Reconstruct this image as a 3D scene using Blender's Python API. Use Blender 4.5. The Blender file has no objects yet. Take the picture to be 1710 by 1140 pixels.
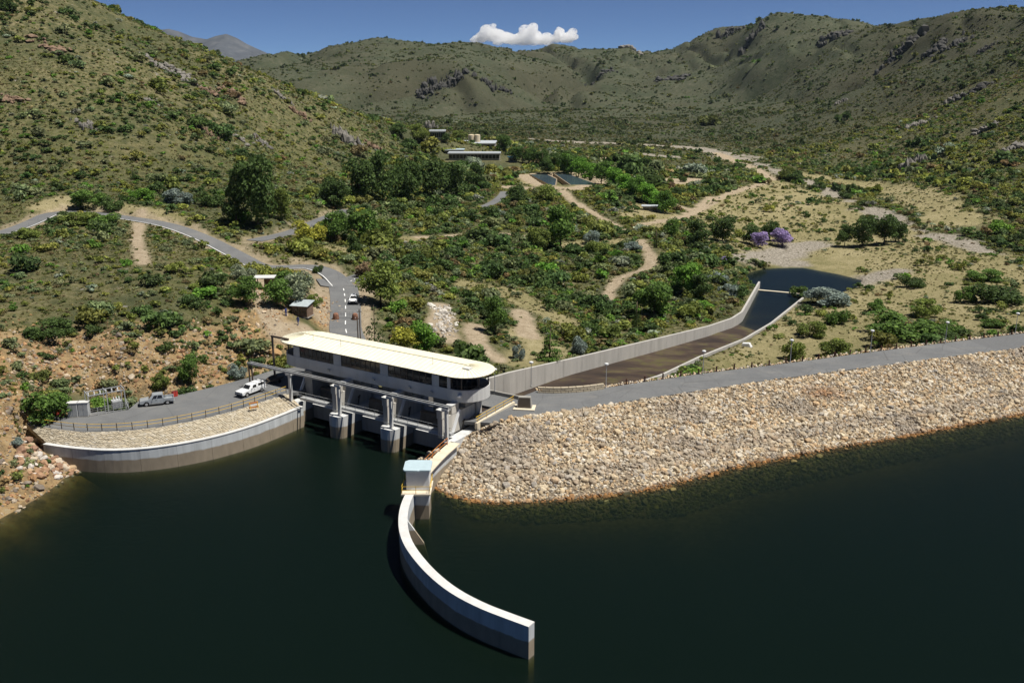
import bpy, bmesh, math, random
import numpy as np
from mathutils import Vector, Matrix
R = math.radians
random.seed(7)
RNG = np.random.default_rng(11)
SC = bpy.context.scene
COL = SC.collection

# ------------------------------------------------------------------ camera
F, CX, CY, HOR, CZ = 1600.0, 855.0, 570.0, 120.0, 50.0      # focal length in photo pixels, horizon row, eye height
PITCH = math.atan((CY - HOR) / F)
CP_, SP_ = math.cos(PITCH), math.sin(PITCH)
cam = bpy.data.cameras.new('camera')
cam.sensor_width = 36.0
cam.lens = F / 1710.0 * 36.0
cam.clip_start, cam.clip_end = 1.0, 40000.0
camo = bpy.data.objects.new('camera', cam)
camo.location = (0, 0, CZ)
camo.rotation_euler = (math.pi / 2 - PITCH, 0, 0)
COL.objects.link(camo)
SC.camera = camo

# ------------------------------------------------------------------ sky and sun
SUN_EL = R(66)
SUN_H = Vector((0.97, -0.24)).normalized()
w = bpy.data.worlds.new('World')
SC.world = w
w.use_nodes = True
nt = w.node_tree
nt.nodes.clear()
sky = nt.nodes.new('ShaderNodeTexSky')
sky.sky_type = 'NISHITA'
sky.sun_disc = False
sky.sun_elevation = SUN_EL
sky.sun_rotation = math.atan2(SUN_H.x, SUN_H.y)
sky.altitude = 3000.0
sky.air_density = 0.4
sky.dust_density = 0.0
sky.ozone_density = 11.0
bg = nt.nodes.new('ShaderNodeBackground')
bg.inputs['Strength'].default_value = 0.052
wo = nt.nodes.new('ShaderNodeOutputWorld')
nt.links.new(sky.outputs[0], bg.inputs[0])
nt.links.new(bg.outputs[0], wo.inputs[0])
sl = bpy.data.lights.new('sun', 'SUN')
sl.energy = 4.6
sl.angle = R(0.53)
sl.color = (1.0, 0.955, 0.88)
so = bpy.data.objects.new('sun', sl)
sd = Vector((SUN_H.x * math.cos(SUN_EL), SUN_H.y * math.cos(SUN_EL), math.sin(SUN_EL)))
so.rotation_euler = (-sd).to_track_quat('-Z', 'Y').to_euler()
so.location = (60, -20, 120)
COL.objects.link(so)
SC.view_settings.view_transform = 'Standard'
SC.view_settings.look = 'None'
SC.view_settings.exposure = 0.5
SC.view_settings.gamma = 1.0
SC.view_settings.use_curve_mapping = False
SC.render.engine = 'CYCLES'
SC.cycles.max_bounces = 14
SC.cycles.diffuse_bounces = 2
SC.cycles.glossy_bounces = 2
SC.cycles.transmission_bounces = 3
SC.cycles.transparent_max_bounces = 8
SC.cycles.volume_bounces = 14
SC.cycles.caustics_reflective = False
SC.cycles.caustics_refractive = False

# ------------------------------------------------------------------ survey: photo pixel -> point at a known height / distance
def ray(px, py):
    u, v = (px - CX) / F, (CY - py) / F
    return np.array([u, CP_ + v * SP_, -SP_ + v * CP_])
def P(px, py, z):
    d = ray(px, py)
    t = (z - CZ) / d[2]
    return np.array([d[0] * t, d[1] * t, z])
def D(px, py, y):
    d = ray(px, py)
    t = y / d[1]
    return np.array([d[0] * t, y, CZ + d[2] * t])

# ------------------------------------------------------------------ object helpers
def tag(o, label=None, cat=None, group=None, kind=None):
    if label: o['label'] = label
    if cat: o['category'] = cat
    if group: o['group'] = group
    if kind: o['kind'] = kind
    return o
def empty(name, loc=(0, 0, 0), rz=0.0):
    o = bpy.data.objects.new(name, None)
    o.location = loc
    o.rotation_euler = (0, 0, rz)
    o.empty_display_size = 0.2
    COL.objects.link(o)
    return o
def copy_tree(o, parent=None):
    c = o.copy()
    COL.objects.link(c)
    c.parent = parent
    for ch in list(o.children):
        copy_tree(ch, c)
    return c
def link_mesh(name, me, m=None, parent=None):
    o = bpy.data.objects.new(name, me)
    if m is not None and not me.materials:
        me.materials.append(m)
    COL.objects.link(o)
    if parent: o.parent = parent
    return o
def np_mesh(name, v, f, smooth=False):
    """v (n,3), f (m,k) arrays, all faces with k corners"""
    v = np.asarray(v, dtype=np.float32); f = np.asarray(f, dtype=np.int32)
    me = bpy.data.meshes.new(name)
    me.vertices.add(len(v)); me.vertices.foreach_set('co', v.ravel())
    k = f.shape[1]
    me.loops.add(f.size); me.loops.foreach_set('vertex_index', f.ravel())
    me.polygons.add(len(f))
    me.polygons.foreach_set('loop_start', np.arange(0, f.size, k, dtype=np.int32))
    me.polygons.foreach_set('loop_total', np.full(len(f), k, dtype=np.int32))
    me.polygons.foreach_set('use_smooth', np.full(len(f), smooth, dtype=bool))
    me.update(); me.validate()
    return me
class MB:
    """collects shapes, builds ONE mesh object"""
    def __init__(s): s.v, s.f = [], []
    def add(s, v, f):
        b = len(s.v)
        s.v += [tuple(map(float, p)) for p in v]
        s.f += [tuple(b + i for i in q) for q in f]
        return s
    def box(s, c, d, rz=0.0, top=1.0, topy=None):
        hx, hy, hz = d[0] / 2, d[1] / 2, d[2] / 2
        ty = top if topy is None else topy
        ca, sa = math.cos(rz), math.sin(rz)
        pts = []
        for (z, kx, ky) in ((-hz, 1, 1), (hz, top, ty)):
            for (a, b) in ((-1, -1), (1, -1), (1, 1), (-1, 1)):
                x, y = a * hx * kx, b * hy * ky
                pts.append((c[0] + x * ca - y * sa, c[1] + x * sa + y * ca, c[2] + z))
        return s.add(pts, [(0, 3, 2, 1), (4, 5, 6, 7), (0, 1, 5, 4), (1, 2, 6, 5), (2, 3, 7, 6), (3, 0, 4, 7)])
    def bar(s, a, b, w, h=None, up=(0, 0, 1)):
        """box beam from a to b, w wide, h high"""
        h = w if h is None else h
        a, b = Vector(a), Vector(b)
        d = (b - a).normalized(); u = Vector(up)
        if abs(d.dot(u)) > 0.98: u = Vector((0, 1, 0))
        sx = d.cross(u).normalized(); uy = sx.cross(d).normalized()
        pts = []
        for p in (a, b):
            for (i, j) in ((-1, -1), (1, -1), (1, 1), (-1, 1)):
                pts.append(p + sx * (i * w / 2) + uy * (j * h / 2))
        return s.add(pts, [(0, 3, 2, 1), (4, 5, 6, 7), (0, 1, 5, 4), (1, 2, 6, 5), (2, 3, 7, 6), (3, 0, 4, 7)])
    def tube(s, pts, r, n=8, cap=True):
        pts = [Vector(p) for p in pts]
        rr = r if hasattr(r, '__len__') else [r] * len(pts)
        rings = []
        for i, p in enumerate(pts):
            d = (pts[min(i + 1, len(pts) - 1)] - pts[max(i - 1, 0)]).normalized()
            u = Vector((0, 0, 1)) if abs(d.z) < 0.95 else Vector((1, 0, 0))
            a = d.cross(u).normalized(); b = a.cross(d)
            rings.append([p + (a * math.cos(2 * math.pi * k / n) + b * math.sin(2 * math.pi * k / n)) * rr[i] for k in range(n)])
        v = [q for g in rings for q in g]; f = []
        for i in range(len(pts) - 1):
            for k in range(n):
                f.append((i * n + k, i * n + (k + 1) % n, (i + 1) * n + (k + 1) % n, (i + 1) * n + k))
        if cap:
            f.append(tuple(range(n))[::-1]); f.append(tuple((len(pts) - 1) * n + k for k in range(n)))
        return s.add(v, f)
    def prism(s, poly, z0, z1):
        """poly: list of (x,y), z0/z1 scalar or per-point lists"""
        n = len(poly)
        a = z0 if hasattr(z0, '__len__') else [z0] * n
        b = z1 if hasattr(z1, '__len__') else [z1] * n
        v = [(p[0], p[1], a[i]) for i, p in enumerate(poly)] + [(p[0], p[1], b[i]) for i, p in enumerate(poly)]
        f = [tuple(range(n))[::-1], tuple(range(n, 2 * n))]
        f += [(i, (i + 1) % n, n + (i + 1) % n, n + i) for i in range(n)]
        return s.add(v, f)
    def loft(s, secs, closed=False, caps=True):
        """sections of equal point count (each a closed ring)"""
        n = len(secs[0]); v = [p for q in secs for p in q]; f = []
        m = len(secs)
        for i in range(m - 1 if not closed else m):
            j = (i + 1) % m
            for k in range(n):
                f.append((i * n + k, i * n + (k + 1) % n, j * n + (k + 1) % n, j * n + k))
        if caps and not closed:
            f.append(tuple(range(n))[::-1]); f.append(tuple((m - 1) * n + k for k in range(n)))
        return s.add(v, f)
    def lathe(s, c, prof, n=16):
        secs = [[(c[0] + r * math.cos(2 * math.pi * k / n), c[1] + r * math.sin(2 * math.pi * k / n), c[2] + z) for k in range(n)] for (r, z) in prof]
        return s.loft(secs)
    def build(s, name, m, parent=None, bevel=0.0, smooth=False, seg=1):
        me = bpy.data.meshes.new(name)
        me.from_pydata(s.v, [], s.f)
        bm = bmesh.new(); bm.from_mesh(me)
        bmesh.ops.recalc_face_normals(bm, faces=bm.faces)
        if bevel:
            eds = [e for e in bm.edges if len(e.link_faces) == 2 and e.calc_face_angle(0) > 0.5]
            bmesh.ops.bevel(bm, geom=eds, offset=bevel, segments=seg, affect='EDGES', clamp_overlap=True)
        bm.to_mesh(me); bm.free()
        if smooth:
            me.polygons.foreach_set('use_smooth', [True] * len(me.polygons))
        me.update()
        return link_mesh(name, me, m, parent)

def resample(pts, step):
    pts = [np.asarray(p, float) for p in pts]
    seg = [np.linalg.norm(pts[i + 1][:2] - pts[i][:2]) for i in range(len(pts) - 1)]
    L = np.concatenate([[0], np.cumsum(seg)])
    n = max(2, int(L[-1] / step) + 1)
    t = np.linspace(0, L[-1], n)
    A = np.array(pts)
    return np.stack([np.interp(t, L, A[:, k]) for k in range(A.shape[1])], 1)
def smooth_line(pts, it=2):
    """Chaikin corner cutting, ends kept"""
    p = [np.asarray(q, float) for q in pts]
    for _ in range(it):
        o = [p[0]]
        for a, b in zip(p[:-1], p[1:]):
            o += [a * .75 + b * .25, a * .25 + b * .75]
        o.append(p[-1]); p = o
    return np.array(p)
def side(pts):
    """unit left normals along a line of points"""
    p = np.asarray(pts)[:, :2]
    d = np.gradient(p, axis=0)
    d /= np.linalg.norm(d, axis=1)[:, None] + 1e-9
    return np.stack([-d[:, 1], d[:, 0]], 1)

# ------------------------------------------------------------------ materials
def nodes(name):
    m = bpy.data.materials.new(name)
    m.use_nodes = True
    t = m.node_tree
    b = t.nodes['Principled BSDF']
    b.inputs['Specular IOR Level'].default_value = 0.25
    return m, t, b
def N(t, typ, **kw):
    n = t.nodes.new(typ)
    for k, v in kw.items():
        if k in n.inputs: n.inputs[k].default_value = v
        else: setattr(n, k, v)
    return n
def ramp(t, fac, stops, interp='LINEAR'):
    r = t.nodes.new('ShaderNodeValToRGB')
    r.color_ramp.interpolation = interp
    e = r.color_ramp.elements
    while len(e) < len(stops): e.new(0.5)
    for q, (p, c) in zip(e, stops):
        q.position = p; q.color = (*c, 1) if len(c) == 3 else c
    if fac is not None: t.links.new(fac, r.inputs[0])
    return r.outputs[0]
def mixc(t, fac, a, b, mode='MIX'):
    m = t.nodes.new('ShaderNodeMix'); m.data_type = 'RGBA'; m.blend_type = mode
    for sck, v in ((m.inputs[0], fac), (m.inputs[6], a), (m.inputs[7], b)):
        if isinstance(v, bpy.types.NodeSocket): t.links.new(v, sck)
        elif isinstance(v, (int, float)): sck.default_value = v
        else: sck.default_value = (*v, 1)
    return m.outputs[2]
def noise(t, vec, scale, detail=4, rough=0.55, out=0):
    n = N(t, 'ShaderNodeTexNoise'); n.inputs['Scale'].default_value = scale
    n.inputs['Detail'].default_value = detail; n.inputs['Roughness'].default_value = rough
    if vec is not None: t.links.new(vec, n.inputs['Vector'])
    return n.outputs[out]
def world_pos(t):
    return t.nodes.new('ShaderNodeNewGeometry').outputs['Position']
def scaled(t, vec, s):
    m = t.nodes.new('ShaderNodeMapping'); m.inputs['Scale'].default_value = s
    t.links.new(vec, m.inputs['Vector']); return m.outputs[0]
def bump(t, b, h, strength=0.3, dist=0.05):
    n = t.nodes.new('ShaderNodeBump'); n.inputs['Strength'].default_value = strength
    n.inputs['Distance'].default_value = dist
    t.links.new(h, n.inputs['Height']); t.links.new(n.outputs[0], b.inputs['Normal'])
def plain(name, c, rough=0.6, metal=0.0, var=0.12, scale=1.5, spec=0.25):
    m, t, b = nodes(name)
    g = world_pos(t)
    n = noise(t, g, scale, 5)
    col = ramp(t, n, [(0.3, tuple(x * (1 - var) for x in c)), (0.7, tuple(min(1, x * (1 + var)) for x in c))])
    t.links.new(col, b.inputs['Base Color'])
    b.inputs['Roughness'].default_value = rough; b.inputs['Metallic'].default_value = metal
    b.inputs['Specular IOR Level'].default_value = spec
    return m
def concrete(name, c, stain_z=None, streak=0.5, stain=(0.27, 0.225, 0.165)):
    m, t, b = nodes(name)
    g = world_pos(t)
    big = noise(t, g, 0.35, 5)
    st = noise(t, scaled(t, g, (1.0, 1.0, 0.10)), 1.0, 6, 0.6)
    fine = noise(t, g, 6.0, 4)
    col = mixc(t, big, tuple(x * 0.82 for x in c), tuple(min(1, x * 1.1) for x in c))
    sm = ramp(t, st, [(0.42, (0, 0, 0)), (0.72, (streak,) * 3)])
    col = mixc(t, sm, col, tuple(x * 0.38 for x in c))
    col = mixc(t, 0.25, col, mixc(t, fine, tuple(x * 0.6 for x in c), c))
    if stain_z is not None:
        sx = t.nodes.new('ShaderNodeSeparateXYZ'); t.links.new(g, sx.inputs[0])
        ad = N(t, 'ShaderNodeMath', operation='MULTIPLY_ADD'); t.links.new(noise(t, g, 0.6, 4), ad.inputs[0])
        ad.inputs[1].default_value = 0.5; t.links.new(sx.outputs[2], ad.inputs[2])
        mr = N(t, 'ShaderNodeMapRange'); t.links.new(ad.outputs[0], mr.inputs[0])
        mr.inputs[1].default_value = stain_z + 0.18; mr.inputs[2].default_value = stain_z + 0.36
        mr.inputs[3].default_value = 1; mr.inputs[4].default_value = 0
        brn = mixc(t, noise(t, scaled(t, g, (1.2, 1.2, 0.5)), 1.0, 6), tuple(x * 0.7 for x in stain), tuple(x * 1.35 for x in stain))
        col = mixc(t, mr.outputs[0], col, brn)
    t.links.new(col, b.inputs['Base Color'])
    b.inputs['Roughness'].default_value = 0.85
    bump(t, b, fine, 0.25, 0.03)
    return m
# ================================================================== TERRAIN
W = -4.6            # reservoir level
POOL = -11.5        # stilling pool level
TOPL, TOPR = -1.2, -1.0   # tops of the two curved guide walls
CREST = 0.3         # dam crest
# spot heights: photo pixel and forward distance in metres
CPT = [
 (-300,900,105),(-250,700,125),(-200,600,140),(-200,480,175),(-200,400,230),(-200,300,290),(-200,200,320),(-200,80,365),(-200,-60,420),(-200,-200,500),
 (0,810,117),(0,720,127),(0,640,138),(0,560,152),(0,480,178),(0,400,225),(0,345,272),(0,300,295),(0,200,325),(0,100,365),(0,0,410),(0,-95,480),
 (200,660,147),(200,605,151),(200,500,172),(200,420,207),(200,350,268),(200,300,300),(200,200,345),(200,100,395),(200,40,450),
 (330,640,152),(330,560,162),(330,480,180),(330,390,250),(330,300,312),(330,200,380),(330,118,440),(330,92,470),
 (450,600,163),(450,540,172),(450,450,222),(450,380,262),(450,300,340),(450,220,420),(450,142,500),
 (550,480,205),(550,420,245),(550,330,340),(550,250,450),(550,172,540),
 (640,540,185),(640,460,228),(640,400,285),(640,330,370),(640,270,480),(640,212,620),
 (740,560,184),(740,500,218),(740,400,300),(740,330,400),(740,270,560),(730,228,720),(740,215,950),
 (850,600,175),(850,500,228),(850,400,322),(850,330,430),(850,280,570),(850,240,760),(850,215,1080),
 (1000,560,206),(1000,500,250),(1000,400,333),(1000,320,460),(1000,270,620),(1000,235,900),(1000,212,1150),
 (1150,540,222),(1150,450,275),(1150,400,330),(1150,340,450),(1150,280,640),(1150,240,900),(1150,212,1150),
 (1300,580,205),(1300,450,305),(1300,400,365),(1300,330,480),(1300,280,640),(1300,240,860),(1300,205,1080),
 (1500,560,212),(1500,500,255),(1500,430,320),(1500,370,400),(1500,300,560),(1500,230,720),
 (1700,540,220),(1700,480,265),(1700,430,315),(1700,370,380),(1700,310,440),(1700,240,520),
 (1950,540,225),(1950,450,290),(1950,370,370),(1950,250,480),(1950,120,640),(1950,-40,950),
 # hills and skyline on the far sides
 (1700,150,680),(1700,80,880),(1700,34,1120),(1620,28,1150),(1500,150,950),(1500,80,1220),(1480,24,1480),(1560,34,1320),(1400,36,1700),
 (1300,150,1350),(1300,80,1650),(1280,37,1900),(1200,160,1550),(1200,100,1950),(1190,62,2050),(1140,78,2250),
 (1090,160,1700),(1090,86,2450),(1020,96,2500),(960,160,1600),(960,88,2350),(870,93,2300),(880,150,1650),
 (790,180,1350),(780,128,1480),(800,72,2150),(700,185,1250),(700,135,1480),(700,88,2150),(615,78,2000),(600,130,1500),(540,91,1850),
 (500,150,1200),(490,96,1750),(430,101,1750),(380,110,1800),(250,120,1900),(100,120,2000),
 (1900,-10,1300),(2200,-60,1300),
]
back = []
for (px, py, y) in ((0,-130,480),(200,8,450),(330,72,470),(450,130,500),(550,172,540)):   # ground falls away behind the near spur
    q = D(px, py, y); back.append((q[0] * 1.22 / 1, y * 1.25, q[2] - 22)); back.append((q[0] * 1.7, y * 1.8, q[2] * 0.3))
for (px, y) in ((430,2600),(700,3000),(1000,3300),(1300,2700),(1500,2200),(1700,1700)):
    q = D(px, 130, y); back.append(tuple(q))
PTS = np.array([D(*c) for c in CPT] + [np.array(b) for b in back])

def tps_fit(X, z, lam=2e-4):
    n = len(X)
    d = np.linalg.norm(X[:, None] - X[None], axis=2)
    K = np.where(d > 0, d * d * np.log(d + 1e-12), 0) + lam * np.eye(n)
    Pm = np.c_[np.ones(n), X]
    A = np.block([[K, Pm], [Pm.T, np.zeros((3, 3))]])
    return np.linalg.solve(A, np.r_[z, np.zeros(3)])
KA = 2.0
TX = np.c_[PTS[:, 0] / PTS[:, 1] * KA, np.log(PTS[:, 1])]
TC = tps_fit(TX, PTS[:, 2] / PTS[:, 1])
def tps(x, y):
    q = np.c_[(x / y * KA).ravel(), np.log(y).ravel()]
    out = np.zeros(len(q))
    for i in range(0, len(q), 40000):
        s = q[i:i + 40000]
        d = np.sqrt(((s[:, None] - TX[None]) ** 2).sum(2))
        out[i:i + 40000] = (d * d * np.log(d + 1e-12)) @ TC[:len(TX)] + TC[-3] + s @ TC[-2:]
    return (out.reshape(x.shape)) * y

def _hash(ix, iy, s):
    h = (ix.astype(np.int64) * 374761393 + iy.astype(np.int64) * 668265263 + s * 974634779) & 0x7fffffff
    h = ((h ^ (h >> 13)) * 1274126177) & 0x7fffffff
    return ((h ^ (h >> 16)) & 0xffff) / 65535.0
def vnoise(x, y, s=0):
    ix, iy = np.floor(x), np.floor(y)
    fx, fy = x - ix, y - iy
    fx = fx * fx * fx * (fx * (fx * 6 - 15) + 10); fy = fy * fy * fy * (fy * (fy * 6 - 15) + 10)
    a, b = _hash(ix, iy, s), _hash(ix + 1, iy, s)
    c, d = _hash(ix, iy + 1, s), _hash(ix + 1, iy + 1, s)
    return (a + (b - a) * fx) * (1 - fy) + (c + (d - c) * fx) * fy      # 0..1
def fbm(x, y, lam, octv=4, s=0, gain=0.5):
    o, a, tot = 0, 1, 0
    for i in range(octv):
        o = o + a * vnoise(x / lam + 17.3 * i, y / lam - 9.1 * i, s + i); tot += a
        a *= gain; lam *= 0.5
    return o / tot

# grid: finer towards the viewer, one sheet out past the skyline
ga = np.concatenate([np.linspace(-1.5, -0.66, 34)[:-1], np.linspace(-0.66, 0.66, 560), np.linspace(0.66, 1.5, 34)[1:]])
gl = np.linspace(math.log(62), math.log(3600), 720)
GA, GL = np.meshgrid(ga, gl, indexing='ij')
GY = np.exp(GL); GX = GA * GY
H1 = tps(GX, GY)
hill = np.clip((H1 + 9) / 22, 0.06, 1.0)
for lam, am, sd_ in ((420, 0.05, 1), (190, 0.055, 2), (80, 0.05, 3), (34, 0.045, 4), (14, 0.035, 5), (6, 0.03, 6)):
    wgt = np.clip((GY / lam - 2.6) / 3, 0, 1) * (hill if lam > 10 else np.maximum(hill, 0.35))
    n = vnoise(GX / lam, GY / lam, sd_) - 0.5
    rd = 0.5 - 2 * np.abs(vnoise(GX / lam + 31, GY / lam * 0.8 + 5, sd_ + 40) - 0.5)
    H1 = H1 + wgt * lam * am * (0.9 * n + (1.25 if lam > 60 else 0.7) * rd * (lam > 30))

# drainage: gullies cut into the far slopes
far_w = np.clip((GY - 560) / 500, 0, 1) * np.clip((H1 + 4) / 30, 0, 1)
for lam, dep_, sd_ in ((330, 34, 81), (150, 17, 82), (62, 7, 83)):
    wx = GX + (vnoise(GX / lam, GY / lam, sd_ + 9) - .5) * lam * .7
    gl2 = np.clip(1 - np.abs(vnoise(wx / lam, GY / lam * .55, sd_) - .5) * 6.5, 0, 1)
    gl2 = gl2 * gl2 * (3 - 2 * gl2)
    H1 = H1 - far_w * dep_ * gl2

def grid_at(G, x, y):
    x = np.asarray(x, float); y = np.maximum(np.asarray(y, float), 62.5)
    a = np.clip(x / y, ga[0], ga[-1]); l = np.clip(np.log(y), gl[0], gl[-1] - 1e-6)
    i = np.clip(np.searchsorted(ga, a) - 1, 0, len(ga) - 2)
    t = (a - ga[i]) / (ga[i + 1] - ga[i])
    fj = (l - gl[0]) / (gl[1] - gl[0]); j = np.clip(fj.astype(int), 0, len(gl) - 2); s = fj - j
    return (G[i, j] * (1 - t) + G[i + 1, j] * t) * (1 - s) + (G[i, j + 1] * (1 - t) + G[i + 1, j + 1] * t) * s
_ys = np.exp(np.linspace(math.log(64), math.log(3500), 2600))
def march(G, px, py, ymin=0):
    """first ground point seen along the photo pixel's line of sight"""
    d = ray(px, py)
    x, z = d[0] / d[1] * _ys, CZ + d[2] / d[1] * _ys
    below = (z < grid_at(G, x, _ys)) & (_ys > ymin)
    i = int(np.argmax(below)) if below.any() else len(_ys) - 1
    y = _ys[i]
    return np.array([d[0] / d[1] * y, y, grid_at(G, x[i:i + 1], np.array([y]))[0]])

def seg_dist(X, Y, line):
    """distance to a polyline, and the polyline's own z at the nearest point"""
    best = np.full(X.shape, 1e9); bz = np.zeros(X.shape)
    for a, b in zip(line[:-1], line[1:]):
        ab = b[:2] - a[:2]; L2 = ab @ ab + 1e-9
        t = np.clip(((X - a[0]) * ab[0] + (Y - a[1]) * ab[1]) / L2, 0, 1)
        d = np.hypot(X - a[0] - t * ab[0], Y - a[1] - t * ab[1])
        m = d < best
        best = np.where(m, d, best)
        if len(a) > 2: bz = np.where(m, a[2] + t * (b[2] - a[2]), bz)
    return best, bz
def inside(X, Y, poly):
    r = np.zeros(X.shape, bool); n = len(poly)
    for i in range(n):
        x1, y1 = poly[i][:2]; x2, y2 = poly[(i + 1) % n][:2]
        if abs(y2 - y1) < 1e-9: continue
        c = ((y1 > Y) != (y2 > Y)) & (X < (x2 - x1) * (Y - y1) / (y2 - y1) + x1)
        r ^= c
    return r
def box_of(line, m):
    L = np.array([q[:2] for q in line])
    return (GX > L[:, 0].min() - m) & (GX < L[:, 0].max() + m) & (GY > L[:, 1].min() - m) & (GY < L[:, 1].max() + m)
def flatten(G, line, hw, feather, drop=0.0):
    line = [np.asarray(q) for q in line]
    m = box_of(line, hw + feather)
    d, z = seg_dist(GX[m], GY[m], line)
    k = np.clip((d - hw) / feather, 0, 1); k = k * k * (3 - 2 * k)
    G[m] = (z - drop) * (1 - k) + G[m] * k
def cap(G, poly, zc, slope):
    poly = [np.asarray(q) for q in poly]
    m = box_of(poly, 60)
    ins = inside(GX[m], GY[m], poly)
    d, _ = seg_dist(GX[m], GY[m], poly + [poly[0]])
    G[m] = np.minimum(G[m], np.where(ins, zc, zc + slope * d))

# ---- site lines --------------------------------------------------------
LW = smooth_line([P(*q, TOPL) for q in ((72,741),(120,748),(180,752),(240,749),(300,741),(360,729),(420,712),(470,693),(506,678))], 2)   # guide wall, parking side
RAIL = smooth_line([P(*q, 0) for q in ((44,708),(90,716),(140,721),(200,720),(260,714),(330,701),(390,686),(440,670),(480,656))], 2)
NW = smooth_line([P(*q, TOPR) for q in ((752,738),(722,764),(694,796),(676,826),(667,850),(665,878),(672,905),(690,932),(716,961),(752,990),(800,1015),(845,1032),(883,1046))], 2)  # curved wall in the lake (outer edge)
UPS = smooth_line([P(*q, CREST) for q in ((822,708),(850,697),(920,689),(1025,673),(1166,652),(1271,636),(1356,625),(1502,606),(1710,580),(1900,556),(2300,510))], 1)
DNS = smooth_line([P(*q, CREST) for q in ((896,652),(960,652),(1011,647),(1046,642),(1166,624),(1320,606),(1450,588),(1710,556),(1900,534),(2300,490))], 1)
SHORE = smooth_line([P(*q, W) for q in ((690,772),(700,800),(712,836),(740,846),(850,846),(940,838),(1000,830),(1080,816),(1150,800),(1230,778),(1300,765),(1400,746),(1500,729),(1600,710),(1710,690),(1900,655),(2300,585))], 1)
LSH = [P(*q, W) for q in ((-500,1100),(-200,965),(-60,905),(0,880),(40,848),(70,828),(105,806),(140,792))]
U = np.array([0.842, -0.539]); NB = np.array([0.539, 0.842])       # along / behind the control house
O_ = np.array([-33.5, 151.2])
def B(s, n, z=0.0):
    q = O_ + U * s + NB * n
    return np.array([q[0], q[1], z])
HO = np.array([-34.06, 153.7])        # house stands a little behind the gate line
def H_(s, n, z=0.0):
    q = HO + U * s + NB * n
    return np.array([q[0], q[1], z])
BANG = math.atan2(U[1], U[0])
CHL = [B(1.5,5,-2.0), np.array([-7.5,158,-2.0]), np.array([-0.5,164.5,-2.0]), P(955,598,-4), P(1096,565,-6), P(1183,544,-7.6), P(1222,531,-8.6), P(1239,520,-9.0), P(1268,470,-9.8)]
CHR = [B(32.5,5,-3), np.array([6,150,-3.5]), np.array([17.5,160.5,-4.2]), P(1106,624.6,-5.2), P(1166,596,-6.9), P(1243,565,-8.6), P(1288,538.6,-9.8), P(1341,496.5,-10.9)]
POOLP = [P(*q, POOL) for q in ((1268,484),(1256,470),(1250,458),(1280,450),(1340,449),(1390,458),(1432,468),(1420,482),(1385,492),(1345,494))]
DECK = [P(*q, 0) for q in ((44,708),(90,716),(140,721),(200,720),(260,714),(330,701),(390,686),(440,670),(484,656))] + [B(1.0,-4,0), B(1.0,5,0), B(1.0,12,0), B(-4,14,0)] + [P(*q, 0) for q in ((455,618),(420,629),(360,645),(300,659),(238,664),(214,684),(125,690),(60,699))]

# ---- roads, seen points laid on the ground ------------------------------
def lay(G, pix, smooth=2, ymin=0):
    return smooth_line([march(G, *q, ymin) for q in pix], smooth)
def ease(line, k=9):
    z = line[:, 2].copy(); n = len(z)
    for _ in range(3):
        z = np.array([z[max(0, i - k):i + k + 1].mean() for i in range(n)])
    z = z + np.linspace(line[0, 2] - z[0], line[-1, 2] - z[-1], n)
    line = line.copy(); line[:, 2] = z
    return line
R_UP = ease(resample(lay(H1, ((-120,420),(-40,398),(20,382),(60,366),(85,350),(120,345),(165,349),(220,356),(280,370),(340,393),(400,425),(433,445),(475,447),(517,442),(552,454),(573,478))), 2.0))
GATE = march(H1, 577, 530); GATE[2] -= .2
R_GATE = ease(resample(smooth_line([R_UP[-1], march(H1,577,500) - np.array([0,0,.1]), GATE, P(576,552,1.7), B(-1.5,14,0.3), B(-3,9,0.02)], 2), 2.0), 4)
R_BACK = ease(resample(lay(H1, ((424,402),(445,395),(470,388),(500,380),(540,362),(580,350))), 2.0))
R_WORK = ease(resample(lay(H1, ((806,346),(824,339),(838,328),(843,320))), 2.0))
R_EAST = ease(resample(lay(H1, ((573,478),(592,460),(620,452),(650,455))), 2.0))
H2 = H1.copy()
for ln, hw in ((R_UP, 3.6), (R_BACK, 3.4), (R_EAST, 3.2), (R_WORK, 2.4)):
    flatten(H2, ln, hw, 5.0, 0.12)
flatten(H2, R_GATE, 3.6, 4.0, 0.12)
flatten(H2, [q - np.array([0, 0, .25]) for q in CHL[2:]], 3.0, 9.0)
flatten(H2, [q - np.array([0, 0, .2]) for q in CHR[3:]], 2.2, 9.0)
# ponds and works yard levels
PONDC = march(H1, 940, 300); PZ = PONDC[2]
PONDP = [P(*q, PZ) for q in ((876,293),(990,286),(1005,304),(960,316),(935,315),(905,312))]
flatten(H2, [P(890,297,PZ), P(985,299,PZ)], 9, 16, 0.1)
cap(H2, [P(*q, PZ) for q in ((888,291),(980,289),(992,308),(915,309))], PZ - 2.2, 1.2)
YARD = march(H1, 790, 268)
flatten(H2, [YARD + np.array([-14, 0, 0]), YARD + np.array([24, 20, 0])], 22, 25, 0.05)
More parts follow.
